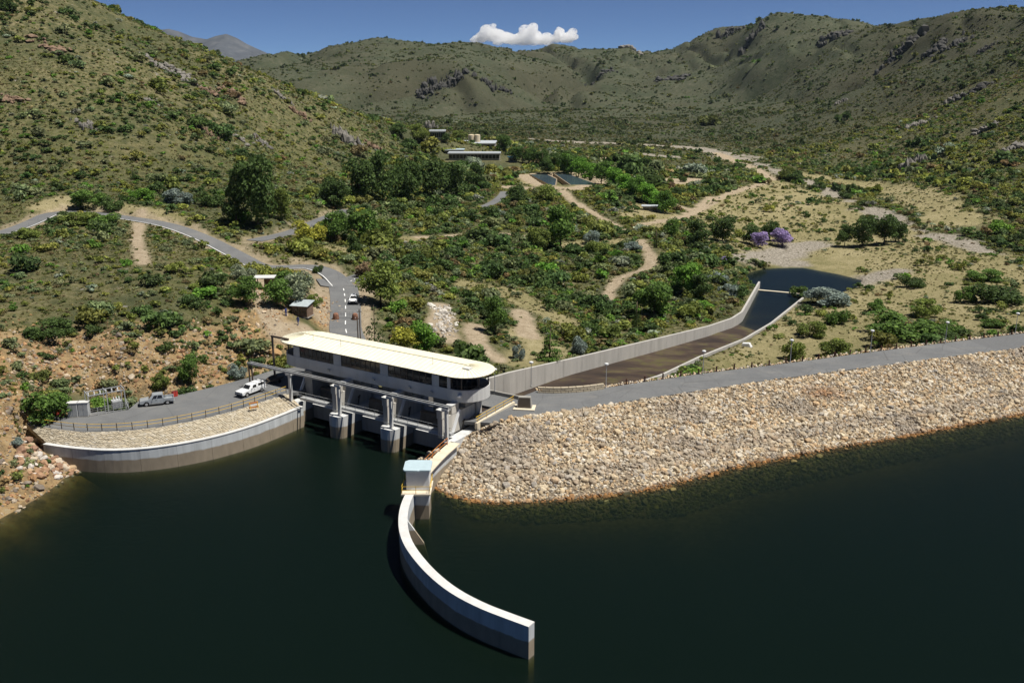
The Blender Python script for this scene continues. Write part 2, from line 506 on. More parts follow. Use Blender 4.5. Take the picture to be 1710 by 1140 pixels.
# excavation for the structures
lake = LSH + [P(*q, W) for q in ((200,784),(300,775),(400,752),(508,705))] + [B(1.5,0,W), B(32.5,0,W)] + list(SHORE) + [np.array([500., 60, W]), np.array([500., 20, W]), np.array([-500., 20, W])]
cap(H2, DECK, -0.2, 1.25)
cap(H2, list(RAIL) + list(LW[::-1]), -3.4, 2.0)
lm = inside(GX, GY, lake)
ld, _ = seg_dist(GX, GY, [np.asarray(q) for q in lake[:-3]])
H2 = np.where(lm, np.minimum(H2, W - 0.1 - 0.42 * ld), H2)
cap(H2, list(UPS) + list(SHORE[::-1]), -7.0, 6.0)
cap(H2, list(DNS) + list(UPS[::-1]), -4.5, 6.0)
cap(H2, [B(-0.5,-8), B(35,-8), B(35,6), B(-0.5,6)], -9.5, 6.0)
chp = [np.asarray(q) for q in CHL] + [np.asarray(q) for q in CHR[::-1]]
cap(H2, chp, -13.0, 7.0)
cap(H2, POOLP, -12.6, 0.8)
HG = H2
def ground(x, y): return float(grid_at(HG, np.array([x]), np.array([y]))[0])
def at(px, py, ymin=0): return march(HG, px, py, ymin)

# ---- ground cover: bare soil / dry grass / pale stone / orange rock ------
cov = np.zeros(GX.shape + (4,))
def stroke(ch, pix, wid, fe=2.0, amt=1.0, line=None, ymin=0, rag=0.9):
    ln = lay(HG, pix, 1, ymin) if line is None else line
    m = box_of(ln, wid + fe * 3 + 6)
    d, _ = seg_dist(GX[m], GY[m], [np.asarray(q) for q in ln])
    if ch == 2: d = d + np.clip((fbm(GX[m], GY[m], 22, 3, 57) - .5) * 26, -2, 7)
    d = d + (fbm(GX[m], GY[m], 6, 3, ch + 3) - 0.5) * wid * rag * 2
    k = np.clip(1 - (d - wid) / fe, 0, 1) * amt
    cov[m, ch] = np.maximum(cov[m, ch], k)
def area(ch, pix, fe=4.0, amt=1.0, rag=6.0):
    pl = [at(*q) for q in pix]
    m = box_of(pl, fe * 3 + rag)
    ins = inside(GX[m], GY[m], pl); d, _ = seg_dist(GX[m], GY[m], pl + [pl[0]])
    s = np.where(ins, d, -d) + (fbm(GX[m], GY[m], 12, 4, ch + 9) - 0.5) * rag * 2
    cov[m, ch] = np.maximum(cov[m, ch], np.clip(s / fe + 0.5, 0, 1) * amt)
MEADOW = [(1150,620),(1230,585),(1300,530),(1440,478),(1335,446),(1250,432),(1150,395),(1180,335),(1290,300),(1390,330),(1470,360),(1560,400),(1750,440),(1800,560),(1710,545),(1500,575),(1300,605)]
area(1, MEADOW, 6, 1.0, 7)
for pix, wd in (([(795,478),(840,486),(885,512),(935,535)], 4.2), ([(880,560),(920,585),(880,605)], 3), ([(1060,360),(1105,358)], 7), ([(1085,378),(1115,366)], 5), ([(955,412),(990,406),(1032,402)], 4.5), ([(560,418),(575,420)], 2.5),
                ([(690,398),(650,400)], 1.6), ([(1065,352),(1085,345)], 4), ([(1330,290),(1480,310),(1560,345),(1600,372)], 10), ([(1130,300),(1110,310)], 6)):
    stroke(1, pix, wd, 2.5)
for pix, wd in (([(1015,500),(1020,482),(1032,466),(1055,457),(1086,446),(1089,432),(1079,414),(1071,402)], 1.15), ([(1040,386),(1012,368),(985,352),(962,340),(945,326),(940,318)], 1.3),
                ([(1075,374),(1120,368),(1150,360),(1165,350),(1190,336),(1225,320),(1282,304)], 2.2), ([(1160,352),(1120,340)], 2), ([(1290,300),(1235,272),(1195,255)], 3), ([(236,352),(232,380),(228,398),(232,420),(240,440)], 0.8),
                ([(440,470),(440,500),(450,530),(470,560)], 2.2), ([(520,560),(495,545),(470,560)], 2.0), ([(734,508),(733,530),(740,552),(752,566)], 1.7), ([(790,545),(800,580),(830,600)], 1.4), ([(870,520),(880,560)], 1.6),
                ([(700,397),(740,395),(790,392),(840,390),(890,395)], 1.0), ([(612,402),(650,400)], 1.0), ([(855,312),(890,318)], 4), ([(1110,305),(1150,300)], 8), ([(1060,268),(990,264)], 9), ([(1190,330),(1170,345)], 2)):
    stroke(0, pix, wd, 1.4 if wd < 3 else 3)
stroke(0, None, 4.4, 1.5, 0.7, line=R_UP); stroke(0, None, 4.6, 2, 0.9, line=R_GATE); stroke(0, None, 3.4, 1.5, 0.6, line=R_BACK)
for pix, wd in (([(880,232),(960,238),(1040,240),(1120,244),(1180,250),(1240,266)], 11), ([(1240,266),(1300,286),(1370,312),(1430,342),(1480,364),(1530,385),(1590,400),(1660,420),(1720,440)], 3.4),
                ([(1275,432),(1310,422),(1360,408)], 3.5), ([(1240,432),(1280,436),(1330,440)], 2.5), ([(1120,262),(1080,258)], 8), ([(1430,478),(1500,452)], 1.5)):
    stroke(2, pix, wd, 4)
for pix, wd in (([(-80,590),(20,570),(120,592),(230,606),(330,606),(400,585),(440,556)], 6), ([(-40,760),(30,745),(80,740)], 8), ([(-200,900),(-60,860),(20,820),(100,780)], 7), ([(440,470),(450,530)], 3), ([(548,500),(548,540)], 2.5)):
    stroke(3, pix, wd, 4, 0.8)
for pix, wd in (([(60,346),(100,338)], 3), ([(160,338),(260,352),(300,365)], 2)):
    stroke(1, pix, wd, 2)
stroke(1, None, 5, 2.5, 1.0, line=[(q if len(q) > 2 else q) for q in np.array(PONDP + [PONDP[0]])[:, :3]])
stroke(0, None, 3.2, 2, 1.0, line=np.array(PONDP + [PONDP[0]])[:, :3])
def cover_at(x, y): return np.stack([grid_at(cov[..., k], x, y) for k in range(4)], -1)

nI, nJ = GX.shape
idx = np.arange(nI * nJ).reshape(nI, nJ)
fq = np.stack([idx[:-1, :-1], idx[1:, :-1], idx[1:, 1:], idx[:-1, 1:]], -1).reshape(-1, 4)
tm = np_mesh('terrain', np.stack([GX, GY, HG], -1).reshape(-1, 3), fq, True)
ca_ = tm.attributes.new('cover', 'FLOAT_COLOR', 'POINT')
ca_.data.foreach_set('color', cov.reshape(-1, 4).astype(np.float32).ravel())

def terrain_material():
    m, t, b = nodes('fynbos_ground')
    g = world_pos(t)
    at_ = N(t, 'ShaderNodeAttribute', attribute_name='cover')
    sp = t.nodes.new('ShaderNodeSeparateColor'); t.links.new(at_.outputs['Color'], sp.inputs[0])
    n1 = noise(t, g, 0.006, 6, 0.6); n2 = noise(t, g, 0.05, 6, 0.65); n3 = noise(t, g, 0.62, 6, 0.75); n4 = noise(t, g, 0.022, 5, 0.6)
    base = ramp(t, n2, [(0.28, (0.055, 0.072, 0.024)), (0.45, (0.085, 0.098, 0.034)), (0.58, (0.12, 0.118, 0.046)), (0.75, (0.20, 0.17, 0.088))])
    dry = ramp(t, n3, [(0.3, (0.06, 0.072, 0.026)), (0.47, (0.13, 0.122, 0.055)), (0.58, (0.24, 0.205, 0.12)), (0.75, (0.33, 0.28, 0.18))])
    base = mixc(t, ramp(t, n1, [(0.38, (0.25,) * 3), (0.62, (0.75,) * 3)]), base, dry)
    base = mixc(t, ramp(t, n4, [(0.50, (0, 0, 0)), (0.64, (0.75,) * 3)]), base, (0.062, 0.074, 0.036))
    vor = N(t, 'ShaderNodeTexVoronoi'); vor.inputs['Scale'].default_value = 0.32; t.links.new(g, vor.inputs['Vector'])
    base = mixc(t, ramp(t, vor.outputs['Distance'], [(0.15, (0.7,) * 3), (0.55, (0, 0, 0))]), base, (0.055, 0.064, 0.030))
    stn = noise(t, g, 0.16, 3, 0.8)
    base = mixc(t, ramp(t, stn, [(0.66, (0, 0, 0)), (0.71, (0.8,) * 3)]), base, (0.27, 0.25, 0.22))
    sxyz = t.nodes.new('ShaderNodeSeparateXYZ'); t.links.new(g, sxyz.inputs[0])
    mrf = N(t, 'ShaderNodeMapRange'); t.links.new(sxyz.outputs[1], mrf.inputs[0]); mrf.inputs[1].default_value = 480; mrf.inputs[2].default_value = 950; mrf.inputs[3].default_value = 0; mrf.inputs[4].default_value = .92
    heath = ramp(t, mixc(t, .55, noise(t, g, 0.013, 8, 0.72), noise(t, g, 0.16, 6, 0.8)), [(.36, (.026, .037, .021)), (.45, (.046, .057, .034)), (.53, (.066, .072, .045)), (.60, (.092, .091, .062)), (.68, (.15, .145, .11))])
    heath = mixc(t, ramp(t, noise(t, g, 0.0045, 4, .6), [(.45, (0, 0, 0)), (.6, (.6,) * 3)]), heath, (.056, .052, .033))
    base = mixc(t, mrf.outputs[0], base, heath)
    soil = ramp(t, n3, [(0.25, (0.25, 0.19, 0.12)), (0.7, (0.47, 0.39, 0.28))])
    grass = ramp(t, mixc(t, 0.5, n2, n3), [(0.34, (0.15, 0.145, 0.06)), (0.5, (0.27, 0.235, 0.12)), (0.64, (0.37, 0.32, 0.185))])
    ston = ramp(t, noise(t, g, 1.2, 5, 0.8), [(0.36, (0.11, 0.10, 0.08)), (0.5, (0.27, 0.24, 0.19)), (0.62, (0.46, 0.42, 0.36))])
    oran = ramp(t, noise(t, g, 0.5, 6, 0.75), [(0.30, (0.10, 0.07, 0.04)), (0.43, (0.26, 0.18, 0.10)), (0.54, (0.42, 0.28, 0.14)), (0.64, (0.42, 0.34, 0.22)), (0.76, (0.50, 0.44, 0.34))])
    col = mixc(t, sp.outputs[1], base, grass)
    col = mixc(t, sp.outputs[2], col, ston)
    col = mixc(t, at_.outputs['Alpha'], col, oran)
    col = mixc(t, sp.outputs[0], col, soil)
    t.links.new(col, b.inputs['Base Color'])
    b.inputs['Roughness'].default_value = 0.95; b.inputs['Specular IOR Level'].default_value = 0.1
    h = N(t, 'ShaderNodeMath', operation='ADD'); t.links.new(n3, h.inputs[0]); t.links.new(noise(t, g, 0.12, 5, 0.7), h.inputs[1])
    bump(t, b, h.outputs[0], 0.9, 1.2)
    return m
M = {}
M['ground'] = terrain_material()
terr = link_mesh('terrain', tm, M['ground']); tag(terr, kind='structure')

# ---- water ---------------------------------------------------------------
def water_material(name, tint, absorb, dens, ripple):
    m = bpy.data.materials.new(name); m.use_nodes = True
    t = m.node_tree; t.nodes.clear()
    out = t.nodes.new('ShaderNodeOutputMaterial')
    g = world_pos(t)
    gl_ = N(t, 'ShaderNodeBsdfGlossy'); gl_.inputs['Roughness'].default_value = 0.12
    tr = N(t, 'ShaderNodeBsdfTransparent'); tr.inputs[0].default_value = (0.92, 0.95, 0.9, 1)
    df = N(t, 'ShaderNodeBsdfDiffuse'); df.inputs[0].default_value = (*tint, 1)
    bm_ = t.nodes.new('ShaderNodeBump'); bm_.inputs['Strength'].default_value = ripple; bm_.inputs['Distance'].default_value = 0.10
    t.links.new(noise(t, scaled(t, g, (1.0, 1.7, 1.0)), 1.1, 5, 0.65), bm_.inputs['Height'])
    t.links.new(bm_.outputs[0], gl_.inputs['Normal'])
    fr = N(t, 'ShaderNodeFresnel'); fr.inputs[0].default_value = 1.33
    t.links.new(bm_.outputs[0], fr.inputs['Normal'])
    a = t.nodes.new('ShaderNodeMixShader'); a.inputs[0].default_value = 0.4
    t.links.new(tr.outputs[0], a.inputs[1]); t.links.new(df.outputs[0], a.inputs[2])
    c = t.nodes.new('ShaderNodeMixShader'); fm = N(t, 'ShaderNodeMath', operation='MULTIPLY'); t.links.new(fr.outputs[0], fm.inputs[0]); fm.inputs[1].default_value = 0.5; t.links.new(fm.outputs[0], c.inputs[0])
    t.links.new(a.outputs[0], c.inputs[1]); t.links.new(gl_.outputs[0], c.inputs[2])
    t.links.new(c.outputs[0], out.inputs['Surface'])
    va = N(t, 'ShaderNodeVolumeAbsorption'); va.inputs['Color'].default_value = (*absorb, 1); va.inputs['Density'].default_value = dens
    t.links.new(va.outputs[0], out.inputs['Volume'])
    return m
M['water'] = water_material('lake_water', (0.0070, 0.0165, 0.0115), (0.60, 0.60, 0.2), 0.95, 0.8)
M['pool'] = water_material('pool_water', (0.012, 0.022, 0.026), (0.45, 0.5, 0.4), 0.9, 0.2)
wb = MB().box((0, -140, W - 30), (1600, 800, 60))
# the lake is one body of water: its far side is buried in the banks
lk = MB().prism([(-700, -500), (700, -500), (700, 60), (P(2300,560,W)[0], P(2300,560,W)[1])] + [(q[0] + 1.0, q[1] + 6.0) for q in SHORE[::-1]] +
                [tuple(B(34, 4.5)[:2]), tuple(B(0.6, 4.5)[:2])] + [(q[0] - 0.4, q[1] + 3.2) for q in LW[::-1]] + [(q[0] - 14, q[1] + 10) for q in LSH[::-1]] + [(-700, 60)], W - 45, W)
lake_o = lk.build('water', M['water']); tag(lake_o, kind='structure')
# ================================================================== DAM AND SPILLWAY
M['wall'] = concrete('guide_wall_concrete', (0.56, 0.585, 0.59), stain_z=-2.75, streak=0.6)
M['conc'] = concrete('weathered_concrete', (0.36, 0.345, 0.31), streak=0.6)
M['conc_stain'] = concrete('pier_concrete', (0.60, 0.61, 0.60), stain_z=-2.75, streak=0.5)
M['cap'] = concrete('white_coping', (0.62, 0.62, 0.60), streak=0.3)
M['chan'] = concrete('channel_wall_concrete', (0.47, 0.455, 0.42), streak=0.42)
M['cream'] = plain('cream_concrete', (0.62, 0.55, 0.42), 0.8)
M['asph'] = None
def asphalt():
    m, t, b = nodes('asphalt')
    g = world_pos(t)
    a = noise(t, g, 0.16, 6, 0.65); c = noise(t, g, 9.0, 4, 0.7); e = noise(t, scaled(t, g, (0.25, 0.6, 1)), 0.8, 5, 0.6)
    col = ramp(t, a, [(0.3, (0.105, 0.11, 0.115)), (0.55, (0.145, 0.15, 0.152)), (0.75, (0.185, 0.183, 0.178))])
    col = mixc(t, ramp(t, e, [(0.55, (0, 0, 0)), (0.7, (0.5,) * 3)]), col, (0.215, 0.205, 0.185))
    crk = N(t, 'ShaderNodeTexVoronoi', feature='DISTANCE_TO_EDGE'); crk.inputs['Scale'].default_value = .16; t.links.new(scaled(t, mixc(t, .12, g, noise(t, g, .5, 4, .6, 1)), (1, 1, 0.01)), crk.inputs['Vector'])
    col = mixc(t, ramp(t, crk.outputs[0], [(0.0, (.6,) * 3), (.012, (0, 0, 0))]), col, (.05, .05, .05))
    pch = noise(t, g, .07, 2, .4); col = mixc(t, ramp(t, pch, [(.58, (0, 0, 0)), (.6, (.5,) * 3)]), col, (.10, .102, .105))
    col = mixc(t, 0.35, col, ramp(t, c, [(0.35, (0.05,) * 3), (0.65, (0.22,) * 3)]))
    t.links.new(col, b.inputs['Base Color']); b.inputs['Roughness'].default_value = 0.9
    bump(t, b, c, 0.2, 0.01)
    return m
M['asph'] = asphalt()
M['paint'] = plain('road_paint', (0.78, 0.78, 0.75), 0.7, var=0.15, scale=3)
M['yel'] = plain('yellow_paint', (0.62, 0.40, 0.05), 0.5, spec=0.4)
M['orange'] = plain('rusty_orange_paint', (0.52, 0.20, 0.05), 0.6)
M['post'] = plain('dark_bronze_steel', (0.075, 0.06, 0.045), 0.6)
M['steel'] = plain('galvanised_steel', (0.42, 0.43, 0.43), 0.45, 0.3, spec=0.5)
M['brownsteel'] = plain('brown_steel', (0.13, 0.10, 0.075), 0.6)
M['dark'] = plain('dark_interior', (0.03, 0.03, 0.032), 0.7)
M['white'] = plain('white_paint', (0.68, 0.69, 0.69), 0.5, var=0.05, spec=0.5)

def ribbon(name, A, Bl, m, thick=0.0, parent=None):
    """sheet between two lines of points"""
    A, Bl = np.asarray(A), np.asarray(Bl); n = len(A)
    v = np.concatenate([A, Bl]); f = [(i, i + 1, n + i + 1, n + i) for i in range(n - 1)]
    mb = MB()
    if thick:
        dn = np.array([0, 0, thick])
        secs = [[tuple(A[i]), tuple(Bl[i]), tuple(Bl[i] - dn), tuple(A[i] - dn)] for i in range(n)]
        mb.loft(secs)
    else:
        mb.add(v, f)
    return mb.build(name, m, parent)
def off(line, d, dz=0.0):
    s = side(line); o = np.array(line, float).copy()
    o[:, :2] += s * d; o[:, 2] += dz
    return o

# ---- roads ---------------------------------------------------------------
def road(ln, wd, name='road', mark=None, edge=False):
    r = ribbon(name, off(ln, wd / 2, 0.02), off(ln, -wd / 2, 0.02), M['asph'], 0.3)
    tag(r, kind='structure')
    if mark:
        seg = resample(ln, 0.5)
        L = len(seg); i = 4; mb = MB()
        lines = []
        while i < L - 6:
            lines.append((i, min(L - 1, i + mark[0]))); i += mark[0] + mark[1]
        for (a, b) in lines:
            s = seg[a:b + 1]
            if len(s) < 2: continue
            ribbon('road_marking', off(s, 0.09, 0.03), off(s, -0.09, 0.03), M['paint'], 0, r)
    return r
r_up = road(R_UP, 5.0)
seg = resample(R_UP, 1.0)
ribbon('road_marking', off(seg, -2.1, 0.03), off(seg, -2.28, 0.03), M['paint'], 0, r_up)
road(R_BACK, 5.0); road(R_WORK, 4.0)
r_g = road(R_GATE, 6.2, mark=(4, 5))
road(R_EAST, 6.0, mark=(3, 3))
lay_by = ribbon('road', [at(528,468) + (0,0,.3), at(560,466) + (0,0,.15)], [at(536,479) + (0,0,.3), at(562,482) + (0,0,.15)], M['asph'], 0.3); tag(lay_by, kind='structure')

deck = MB().prism([tuple(q[:2]) for q in DECK], -0.5, 0.0).build('parking_deck_pavement', M['asph']); tag(deck, kind='structure')

# ---- parking-side guide wall, stone pitching, railing ---------------------
lw = resample(LW, 1.2)
sN = side(lw)
def wall_secs(line, t_in, top, bot, batter=0.0):
    s = side(line); out = []
    for p, n in zip(line, s):
        a = p[:2]; b = p[:2] + n * t_in; c = p[:2] - n * batter
        out.append([(c[0], c[1], bot), (a[0], a[1], top), (b[0], b[1], top), (b[0], b[1], bot)])
    return out
gw = empty('guide_wall', tuple(lw[len(lw) // 2]))
tag(gw, 'long curved concrete guide wall below the stone slope beside the parking deck', 'wall')
def keep(o, par):
    """parent without moving"""
    o.parent = par
    o.matrix_parent_inverse = Matrix.LocRotScale(par.location, par.rotation_euler, None).inverted()
    return o
# pour joints: panels of about 4.8 m, each a piece of its own
for i in range(0, len(lw) - 1, 4):
    s = lw[i:i + 5]
    if len(s) < 2: continue
    s2 = s.copy(); d = s[-1] - s[-2]; s2[-1] = s[-1] - d * 0.02
    keep(MB().loft(wall_secs(s2, 0.55, TOPL - 0.12, -9.5, 0.25)).build('wall_panel', M['wall']), gw)
keep(MB().loft([[(p[0] - n[0] * .06, p[1] - n[1] * .06, TOPL - 0.12), (p[0] - n[0] * .06, p[1] - n[1] * .06, TOPL), (p[0] + n[0] * .62, p[1] + n[1] * .62, TOPL), (p[0] + n[0] * .62, p[1] + n[1] * .62, TOPL - 0.12)] for p, n in zip(lw, sN)]).build('coping', M['cap']), gw)

def rock_mat(name, inst):
    """stone whose tint comes from each stone's own colour"""
    m, t, b = nodes(name)
    if inst:
        a = N(t, 'ShaderNodeAttribute', attribute_name='tint', attribute_type='INSTANCER').outputs['Color']
    else:
        a = t.nodes.new('ShaderNodeObjectInfo').outputs['Color']
    g = world_pos(t)
    v = noise(t, g, 2.2, 5, 0.7)
    col = mixc(t, 1.0, a, ramp(t, v, [(0.3, (0.62,) * 3), (0.7, (1.15,) * 3)]), 'MULTIPLY')
    t.links.new(col, b.inputs['Base Color']); b.inputs['Roughness'].default_value = 0.92
    bump(t, b, v, 0.5, 0.05)
    return m
M['rock_i'] = rock_mat('riprap_stone_many', True)
M['rock_o'] = rock_mat('stone_single', False)
def pitch_mat():
    m, t, b = nodes('pitching_stone')
    g = world_pos(t)
    r = t.nodes.new('ShaderNodeNewGeometry').outputs['Random Per Island']
    col = ramp(t, r, [(0.0, (0.42, 0.36, 0.26)), (0.3, (0.48, 0.42, 0.31)), (0.6, (0.54, 0.48, 0.37)), (0.85, (0.50, 0.42, 0.29)), (1.0, (0.58, 0.54, 0.46))])
    col = mixc(t, 1.0, col, ramp(t, noise(t, g, 3.5, 5, 0.7), [(0.3, (0.6,) * 3), (0.7, (1.1,) * 3)]), 'MULTIPLY')
    t.links.new(col, b.inputs['Base Color']); b.inputs['Roughness'].default_value = 0.9
    return m
M['pitch'] = pitch_mat()
rl = resample(RAIL, 0.38); n_ = len(rl)
lin = resample(off(LW, 0.6), 0.1)
lin = lin[np.linspace(0, len(lin) - 1, n_).astype(int)]
M['mortar'] = plain('sandy_mortar', (.36, .30, .21), .95, var=.25, scale=2)
slope = ribbon('stone_slope', rl + np.array([0, 0, -0.06]), lin + np.array([0, 0, -0.06]), M['mortar'], 0.6)
tag(slope, 'pale coursed stone slope stepping from the parking rail to the guide wall', 'stone slope')
ROWS = 13
mb = MB()
for r in range(ROWS):
    i = 0
    while i < n_ - 2:
        st = random.choice((1, 1, 2))
        j = min(n_ - 1, i + st)
        t0, t1 = (r + 0.06) / ROWS, (r + 0.94) / ROWS
        h = random.uniform(-0.02, 0.06)
        q = []
        for (k, tt, e) in ((i, t0, .03), (j, t0, -.03), (j, t1, -.03), (i, t1, .03)):
            p = rl[k] * (1 - tt) + lin[k] * tt
            d = (rl[j] - rl[i]); d = d / (np.linalg.norm(d) + 1e-6)
            q.append(p + d * e * 1.3 + np.array([random.uniform(-.03, .03), random.uniform(-.03, .03), 0]))
        zt = (q[0][2] + q[2][2]) / 2
        top = [(a[0], a[1], a[2] * .5 + zt * .5 + h) for a in q]; bot = [(a[0], a[1], a[2] - 0.4) for a in q]
        mb.add(bot + top, [(4, 5, 6, 7), (0, 1, 5, 4), (1, 2, 6, 5), (2, 3, 7, 6), (3, 0, 4, 7)])
        i = j
pit = mb.build('stones', M['pitch'], slope); tag(pit, kind='stuff')

def railing(line, label, spacing=2.1, h=1.1, rails=(0.55, 1.05), mp=None, mr=None, inset=0.0, group=None, name='railing'):
    ln = resample(line, 0.5)
    if inset: ln = off(ln, inset)
    root = empty(name, tuple(ln[0])); tag(root, label, 'railing', group)
    rail_r = 0.035
    for z in rails:
        keep(MB().tube([(p[0], p[1], p[2] + z) for p in ln], rail_r, 6).build('rail', mr or M['yel']), root)
    ps = resample(line, spacing)
    if inset: ps = off(ps, inset)
    proto = None
    for p in ps:
        if proto is None:
            proto = MB().box((0, 0, h / 2), (0.09, 0.09, h)).build('post', mp or M['post']); o = proto
        else:
            o = proto.copy(); COL.objects.link(o)
        o.location = (p[0] - root.location.x, p[1] - root.location.y, p[2] - root.location.z); o.parent = root
    return root
railing(RAIL, 'yellow two rail railing with dark posts along the parking deck edge', inset=0.3)

# ---- curved wall running out into the lake ---------------------------------
nw = resample(NW, 1.1); nS = side(nw)
iw = int(np.argmin(np.abs(nw[:, 1] - 110.0) + (np.arange(len(nw)) > len(nw) * .6) * 99))
cw = empty('guide_wall', tuple(nw[-1])); tag(cw, 'free standing curved concrete wall ending out in the lake', 'wall')
for i in range(0, len(nw) - 1, 5):
    s = nw[i:i + 6]
    if len(s) < 2: continue
    s2 = s.copy()
    if i + 6 < len(nw): s2[-1] = s[-1] - (s[-1] - s[-2]) * 0.025
    keep(MB().loft(wall_secs(s2, 1.0, TOPR - 0.1, -11, 0.0)).build('wall_panel', M['wall']), cw)
def strip_cap(a, b, m, name, w0, w1, z0, z1):
    keep(MB().loft([[(p[0] + n[0] * w0, p[1] + n[1] * w0, z0), (p[0] + n[0] * w0, p[1] + n[1] * w0, z1), (p[0] + n[0] * w1, p[1] + n[1] * w1, z1), (p[0] + n[0] * w1, p[1] + n[1] * w1, z0)] for p, n in list(zip(nw, nS))[a:b]]).build(name, m), cw)
strip_cap(iw - 1, len(nw), M['cap'], 'coping', -0.04, 1.04, TOPR - 0.1, TOPR + 0.02)
strip_cap(0, iw, M['cream'], 'walkway', -0.1, 1.5, TOPR - 0.1, TOPR + 0.03)
# buttresses on the sheltered side
for k in (iw + 5, iw + 11):
    p, n = nw[k], nS[k]; d = np.array([n[1], -n[0]])
    a = p[:2] + n * 0.98
    b2 = a + n * 1.9
    v = []
    for e in (-.2, .2):
        q = d * e
        v += [(a[0] + q[0], a[1] + q[1], TOPR - .4), (a[0] + q[0], a[1] + q[1], -9), (b2[0] + q[0] + n[0] * 1.2, b2[1] + q[1] + n[1] * 1.2, -9), (b2[0] + q[0], b2[1] + q[1], W + .15)]
    keep(MB().add(v, [(0, 1, 2, 3), (4, 7, 6, 5), (0, 3, 7, 4), (3, 2, 6, 7)]).build('buttress', M['conc_stain']), cw)
railing(nw[1:iw - 1], 'rust orange double railing on the outer edge of the curved walkway', 2.4, 1.1, (0.5, 1.05), M['orange'], M['orange'], 0.05)

# ---- gauge house on the curved wall ----------------------------------------
hc = P(696, 868, W); HZ = TOPR + 0.05
gx, gy = hc[0] + 0.1, hc[1] + 2.0
gh = empty('gauge_house', (gx, gy, HZ)); tag(gh, 'small white gauge house with flat pale blue roof on the curved lake wall', 'hut')
MB().box((0.1, -0.1, -5.2), (2.7, 3.2, 10.0)).build('shaft', M['conc_stain'], gh)
MB().box((-0.1, -0.1, -0.1), (3.7, 4.3, 0.24)).build('platform', M['cream'], gh, 0.02)
MB().box((0.05, 0.25, 1.35), (2.9, 2.7, 2.65)).build('wall', M['white'], gh, 0.03)
pl = [(-1.75, -1.25), (-1.55, -1.6), (0.1, -1.68), (0.35, -1.55), (1.6, -1.55), (1.75, -1.4), (1.75, 1.4), (1.5, 1.75), (-1.3, 1.75), (-1.75, 1.3)]
M['blueroof'] = plain('pale_blue_roof_paint', (0.42, 0.53, 0.57), 0.45, var=0.06, spec=0.5)
MB().prism([(x, y + 0.2) for x, y in pl], 2.68, 2.90).build('roof', M['blueroof'], gh, 0.03)
MB().box((-1.40 - 0.02, 0.3, 1.15), (0.05, 0.95, 2.0)).build('door', M['steel'], gh, 0.01)
for (a, b) in (((-1.85, -2.15), (-1.85, 1.9)), ((1.65, -2.15), (1.65, 1.9)), ((-1.85, -2.15), (1.65, -2.15))):
    for z in (0.5, 1.0):
        MB().bar((a[0], a[1], z), (b[0], b[1], z), 0.05).build('rail', M['yel'], gh)
for (x, y) in ((-1.85, -2.15), (1.65, -2.15), (-1.85, -0.1), (1.65, -0.1), (-1.85, 1.9), (1.65, 1.9), (-0.1, -2.15)):
    MB().box((x, y, 0.5), (0.07, 0.07, 1.05)).build('rail_post', M['yel'], gh)

# ---- embankment -------------------------------------------------------------
NU = 260
tt_ = np.linspace(0, 1, NU)
def by_t(line, n=NU):
    r = resample(line, 0.2); return r[np.linspace(0, len(r) - 1, n).astype(int)]
cu, cs, cdn = by_t(UPS), by_t(SHORE), by_t(DNS)
# pair crest and shore points square to the dam: match by x beyond the wrap-around end
xs = cu[:, 0].copy()
def on_x(line, x):
    r = resample(line, 0.2); k = np.argsort(r[:, 0]); return np.stack([np.interp(x, r[k, 0], r[k, c]) for c in range(3)], 1)
w_ = np.clip((tt_ - 0.02) / 0.18, 0, 1)[:, None]
sx = on_x(SHORE, np.maximum(cu[:, 0] + 2.5, SHORE[:, 0].min()))
cs = cs * (1 - w_) + sx * w_ if False else sx
first = by_t(SHORE[:10], 40)
k0 = 26
cs[:k0] = first[np.linspace(0, 39, k0).astype(int)] * (1 - np.linspace(0, 1, k0) ** 2)[:, None] + cs[:k0] * (np.linspace(0, 1, k0) ** 2)[:, None]
NV = 46
emb = np.zeros((NU, NV, 3))
vv = np.linspace(0, 2.3, NV)
for j, v in enumerate(vv):
    ve = v if v <= 1 else 1 + (v - 1) * np.clip((np.arange(NU) - 8) / 22.0, 0, 1)[:, None]
    emb[:, j] = cu + (cs - cu) * ve; emb[:, j, 2] = cu[:, 2] + (cs[:, 2] - cu[:, 2]) * v
emb[:, :, 2] += (fbm(emb[..., 0], emb[..., 1], 5, 4, 77) - 0.5) * 0.5 * np.clip(vv / 0.1, 0, 1)[None]
emb[:, 0, 2] = CREST - 0.15
ii = np.arange(NU * NV).reshape(NU, NV)
M['bank'] = plain('rubble_fill', (0.15, 0.12, 0.085), 0.95, var=0.45, scale=2.0)
em = link_mesh('dam_embankment', np_mesh('dam_embankment', emb.reshape(-1, 3), np.stack([ii[:-1, :-1], ii[1:, :-1], ii[1:, 1:], ii[:-1, 1:]], -1).reshape(-1, 4), True), M['bank'])
tag(em, kind='structure')
# downstream shoulder
dsl = by_t(DNS, 120); sdn = side(dsl)
a_ = dsl + np.array([0, 0, -.02]); b_ = dsl.copy(); b_[:, :2] += sdn * 22; b_[:, 2] = CREST - 12
ob = ribbon('dam_shoulder_bank', a_, b_, M['ground']); tag(ob, kind='structure')

